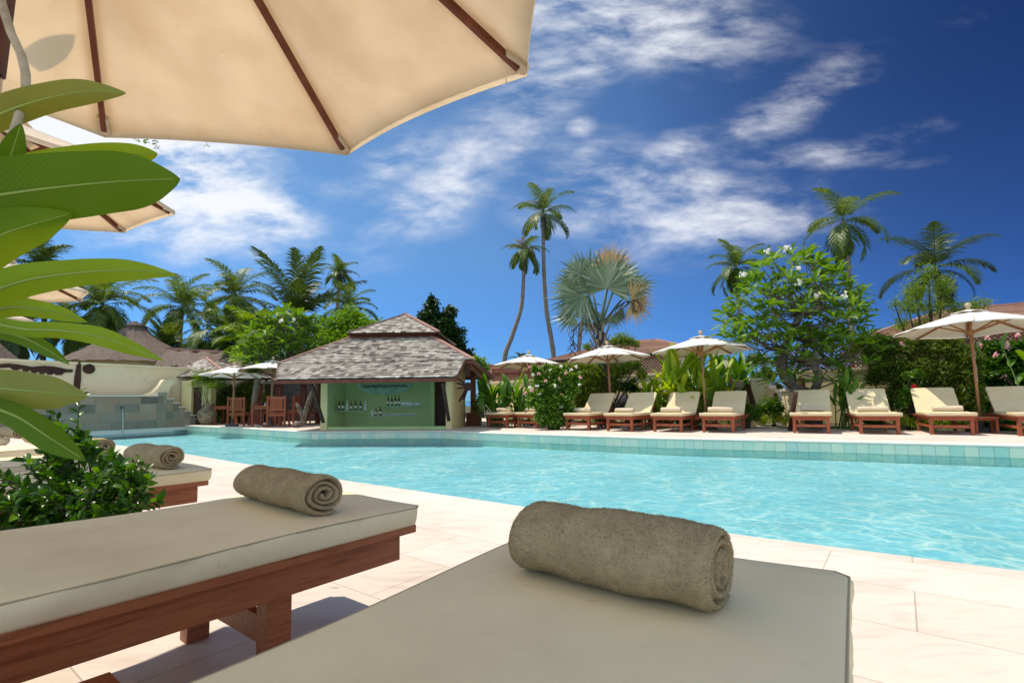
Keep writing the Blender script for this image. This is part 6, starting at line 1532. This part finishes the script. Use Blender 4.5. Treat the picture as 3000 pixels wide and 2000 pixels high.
def bigleaf(mid, hw, m, tilt=0.0, wave=.10, fold=.25, seed=0, lab=None):
    r = random.Random(seed); P = [at(x, y, Y) for x, y, Y in mid]; n = 30; Q = []
    for i in range(n+1):
        s = i/n*(len(P)-1); a = min(int(s), len(P)-2); u_ = s-a; p0, p1, p2, p3 = P[max(0, a-1)], P[a], P[a+1], P[min(len(P)-1, a+2)]
        Q.append(.5*((2*p1)+(p2-p0)*u_+(2*p0-5*p1+4*p2-p3)*u_*u_+(3*p1-p0-3*p2+p3)*u_**3))
    V = []; UV = []; nc = 6
    for i in range(n+1):
        s = i/n; d = (Q[min(n, i+1)]-Q[max(0, i-1)]).normalized(); vw = (CO-Q[i]).normalized(); lat = d.cross(vw).normalized()
        if lat.z < 0: lat = -lat
        nn = lat.cross(d).normalized(); 
        if nn.dot(vw) < 0: nn = -nn
        t_ = s*(len(hw)-1); a = min(int(t_), len(hw)-2); h_ = hw[a]*(1-(t_-a))+hw[a+1]*(t_-a); h = h_*ppm(Q[i].y)*1.0
        if s > .60: h *= max(0, 1-((s-.60)/.40)**2.0)**.95*.985+.010
        for j in range(-nc, nc+1):
            w = j/nc; wob = wave*h*math.sin(s*17+seed+(1 if w > 0 else 2.5))*abs(w)**2
            lt = (lat*math.cos(tilt)+nn*math.sin(tilt)) if w > 0 else (lat*math.cos(tilt)-nn*math.sin(tilt)*-1)
            V.append(Q[i]+lt*(w*h)+nn*(-fold*h*abs(w)**1.4+wob)); UV.append((s, w))
    K2 = 2*nc+1; fs = [(i*K2+j, i*K2+j+1, (i+1)*K2+j+1, (i+1)*K2+j) for i in range(n) for j in range(2*nc)]
    me = bpy.data.meshes.new('leaf'); off = plant.location; me.from_pydata([tuple(v-Vector(off)) for v in V], [], fs); me.materials.append(m); me.shade_smooth(); uv = me.uv_layers.new()
    for lp in me.loops: uv.data[lp.index].uv = UV[lp.vertex_index]
    o = bpy.data.objects.new('leaf', me); COL.objects.link(o); o.parent = plant
    if lab: o['label'] = lab
    mb = MB(); mb.tube([q+Vector((0, 0, 0)) for q in Q[:-2]], [max(.0008, .0030*(1-i/n)) for i in range(n-1)], 6); mb.build('midrib', MID, o, world=True, smooth=True)
    # petiole back to the stalk
    mb = MB(); st = Vector((pb.x+.02*(seed % 3), pb.y, max(.15, Q[0].z-.15))); mb.tube([Q[0], Q[0].lerp(st, .5)+Vector((0, 0, .02)), st], [.006, .008, .011], 6); mb.build('petiole', MID, o, world=True, smooth=True)
bigleaf([(-90, 375, .95), (40, 318, .93), (150, 285, .92), (260, 268, .9), (370, 273, .88)], [40, 44, 40, 37, 26], LFo, .15, .04, seed=1, lab='olive green leaf against the big parasol')
bigleaf([(-30, 600, .95), (10, 520, .94), (40, 430, .93), (62, 362, .92)], [30, 36, 30, 20], LFd, .3, seed=2)
bigleaf([(-80, 560, 1.02), (80, 500, 1.01), (240, 470, 1.0), (380, 455, .99), (462, 450, .98)], [36, 46, 44, 40, 36], LF, .2, .13, seed=3)
bigleaf([(-120, 590, .92), (60, 562, .91), (200, 545, .9), (340, 532, .89), (450, 526, .88), (528, 524, .87)], [102, 100, 95, 87, 74, 50], LFd, .1, .06, fold=.18, seed=4, lab='largest dark green leaf pointing right across the cloud')
bigleaf([(-120, 760, .96), (0, 690, .95), (100, 655, .94), (212, 625, .93)], [80, 72, 54, 30], LF, .2, .05, seed=5)
bigleaf([(-90, 880, .90), (60, 825, .89), (200, 802, .88), (330, 792, .87), (430, 794, .86), (518, 806, .85)], [52, 50, 42, 36, 30, 20], LF, .25, .13, seed=6, lab='long bright leaf above the left palms')
bigleaf([(-90, 925, .96), (40, 900, .95), (130, 908, .94), (200, 925, .93), (256, 944, .92)], [28, 30, 26, 20, 12], LF, .3, .13, seed=7)
bigleaf([(-90, 930, .88), (60, 962, .88), (180, 968, .87), (290, 985, .86), (390, 1020, .85), (482, 1057, .84)], [22, 24, 26, 30, 26, 16], LF, .35, .13, seed=8, lab='wavy bright leaf dipping towards the round thatched roof')
bigleaf([(-60, 960, .92), (60, 985, .92), (140, 1025, .91), (205, 1068, .9)], [20, 26, 20, 8], LFd, .3, .1, seed=9)
bigleaf([(-100, 1130, .86), (30, 1140, .85), (150, 1150, .84), (258, 1160, .83)], [54, 58, 48, 26], LFo, .15, .05, seed=10, lab='yellow green leaf with a dark upper edge over the stone wall')
bigleaf([(-60, 1180, .84), (50, 1220, .83), (150, 1285, .82), (250, 1348, .81)], [30, 36, 38, 24], LFd, .2, .05, seed=11, lab='dark leaf drooping in front of the towels')
q = CO+(at(150, 128, .9)-CO)
mb = MB()
for i in range(3): mb.tube([pb+Vector((.03*i-.02, .03*(i % 2), 0)), pb+Vector((.02*i, .02, .9)), pb+Vector((.03*i+.02, -.02, 1.3+.25*i))], [.022, .018, .009], 8)
mb.build('stalk', MT['stem'], plant, world=True, smooth=True)
# leaf above the canopy whose shadow falls on it
P_ = at(150, 128, 1)-CO
s_ = None
for k in range(400):     # where the view ray meets the canopy cone
    w = CO+P_*(k*.01); rr_ = (Vector((w.x, w.y, 0))-c1).length
    if w.z > 0 and w.z > ZR1+.62*(1-rr_/r1): s_ = w; break
if s_ is not None:
    h = s_+SUN*.28; mb = MB(); V = []
    for i in range(11):
        s = i/10; c = h+Vector((-.10+.22*s, -.03*s, .02*math.sin(3*s))); w = .052*math.sin(PI*min(1, .25+s*.75))**.8
        V += [c+Vector((0, w, 0)), c-Vector((0, w, 0))]
    mb.add(V, [(2*i, 2*i+1, 2*i+3, 2*i+2) for i in range(10)]); o = mb.build('leaf', LF, plant, world=True, smooth=True)
    mb = MB(); mb.tube([V[0]*.5+V[1]*.5, Vector((-1.6, .95, 2.2)), Vector((-1.75, 1.0, 1.4)), pb+Vector((-.1, 0, .1))], [.006, .010, .014, .018], 6); mb.build('stalk', MT['stem'], plant, world=True, smooth=True)
# ---- near shrub
rg = np.random.default_rng(77)
shp = gz(90, 1720, 0); shp = Vector((-1.75, 2.15, 0))
t = thing('shrub', 'glossy dark green shrub with bright tips growing between the near loungers at the left', 'shrub', shp)
mb = MB(); P = []; D = []
tips = [(140, 1225, 2.3), (165, 1215, 2.3), (185, 1250, 2.25), (225, 1270, 2.25), (250, 1290, 2.25), (270, 1310, 2.2), (200, 1300, 2.2), (410, 1350, 2.2), (430, 1375, 2.15), (440, 1405, 2.1), (395, 1400, 2.1), (310, 1350, 2.2), (290, 1400, 2.15), (250, 1370, 2.2), (345, 1420, 2.1), (365, 1450, 2.05), (300, 1450, 2.05), (80, 1350, 2.1), (120, 1370, 2.1), (60, 1430, 2.0), (20, 1400, 2.0), (160, 1400, 2.1), (200, 1420, 2.1), (240, 1440, 2.05), (100, 1460, 2.0), (30, 1480, 1.95), (150, 1490, 2.0), (210, 1490, 2.0), (270, 1500, 2.0), (0, 1540, 1.9), (80, 1530, 1.95), (340, 1490, 2.0), (180, 1345, 2.15), (130, 1310, 2.2), (-40, 1450, 1.95), (-60, 1520, 1.9), (310, 1395, 2.0), (378, 1480, 2.0), (45, 1505, 1.9), (120, 1440, 1.95), (230, 1520, 1.95)]
for x, y, Y in tips:
    tp = at(x, y, Y); b = shp+Vector((rg.normal(0, .08), rg.normal(0, .08), 0)); m1 = b.lerp(tp, .55)+Vector((rg.normal(0, .04), rg.normal(0, .04), .04)); path = [b, m1, m1.lerp(tp, .5), tp]
    mb.tube(path, [.008, .006, .004, .002], 5)
    for sdx in range(4):
        o = tp if sdx == 0 else m1.lerp(tp, rg.uniform(.1, 1))
        e = o+Vector((rg.normal(0, .06), rg.normal(0, .06), rg.normal(.02, .05))) if sdx else tp
        if sdx: mb.tube([o, e], [.0025, .0012], 4)
        d0 = (e-o).normalized() if sdx else (tp-m1).normalized()
        for j in range(13):
            q = o.lerp(e, min(1, .3+j/13)) if sdx else m1.lerp(tp, .6+.4*j/12); a = 2.4*j; o1 = d0.orthogonal().normalized(); o2 = d0.cross(o1); dd = (o1*math.cos(a)+o2*math.sin(a))*.8+d0*.6; P.append(tuple(q)); D.append(tuple(dd.normalized()))
P = np.array(P); D = np.array(D); n = len(P)
nrm = rg.normal(0, .5, (n, 3))+np.array([0, -.3, 1.0]); nrm /= np.linalg.norm(nrm, axis=1)[:, None]; B = np.cross(nrm, D); B /= np.linalg.norm(B, axis=1)[:, None]; nrm = np.cross(D, B)
s_ = rg.uniform(.035, .062, (n, 1)); w = s_*.24; a1 = P+D*s_*.3; a2 = P+D*s_*.65; a3 = P+D*s_-nrm*s_*.12; f_ = nrm*w*.4
V = np.stack([P, a1+B*w*.9+f_, a1, a1-B*w*.9+f_, a2+B*w*.85+f_, a2, a2-B*w*.85+f_, a3], 1).reshape(-1, 3); i0 = np.arange(n)*8
Fc = np.concatenate([np.stack([i0+q for q in tr_], 1) for tr_ in ((0, 1, 2), (0, 2, 3), (2, 1, 4), (2, 4, 5), (3, 2, 5), (3, 5, 6), (5, 4, 7), (6, 5, 7))])
mb.build('stems', MT['darkbark'], t, world=True); npmesh('foliage', V, Fc, MT['shrub'], t, smooth=True)
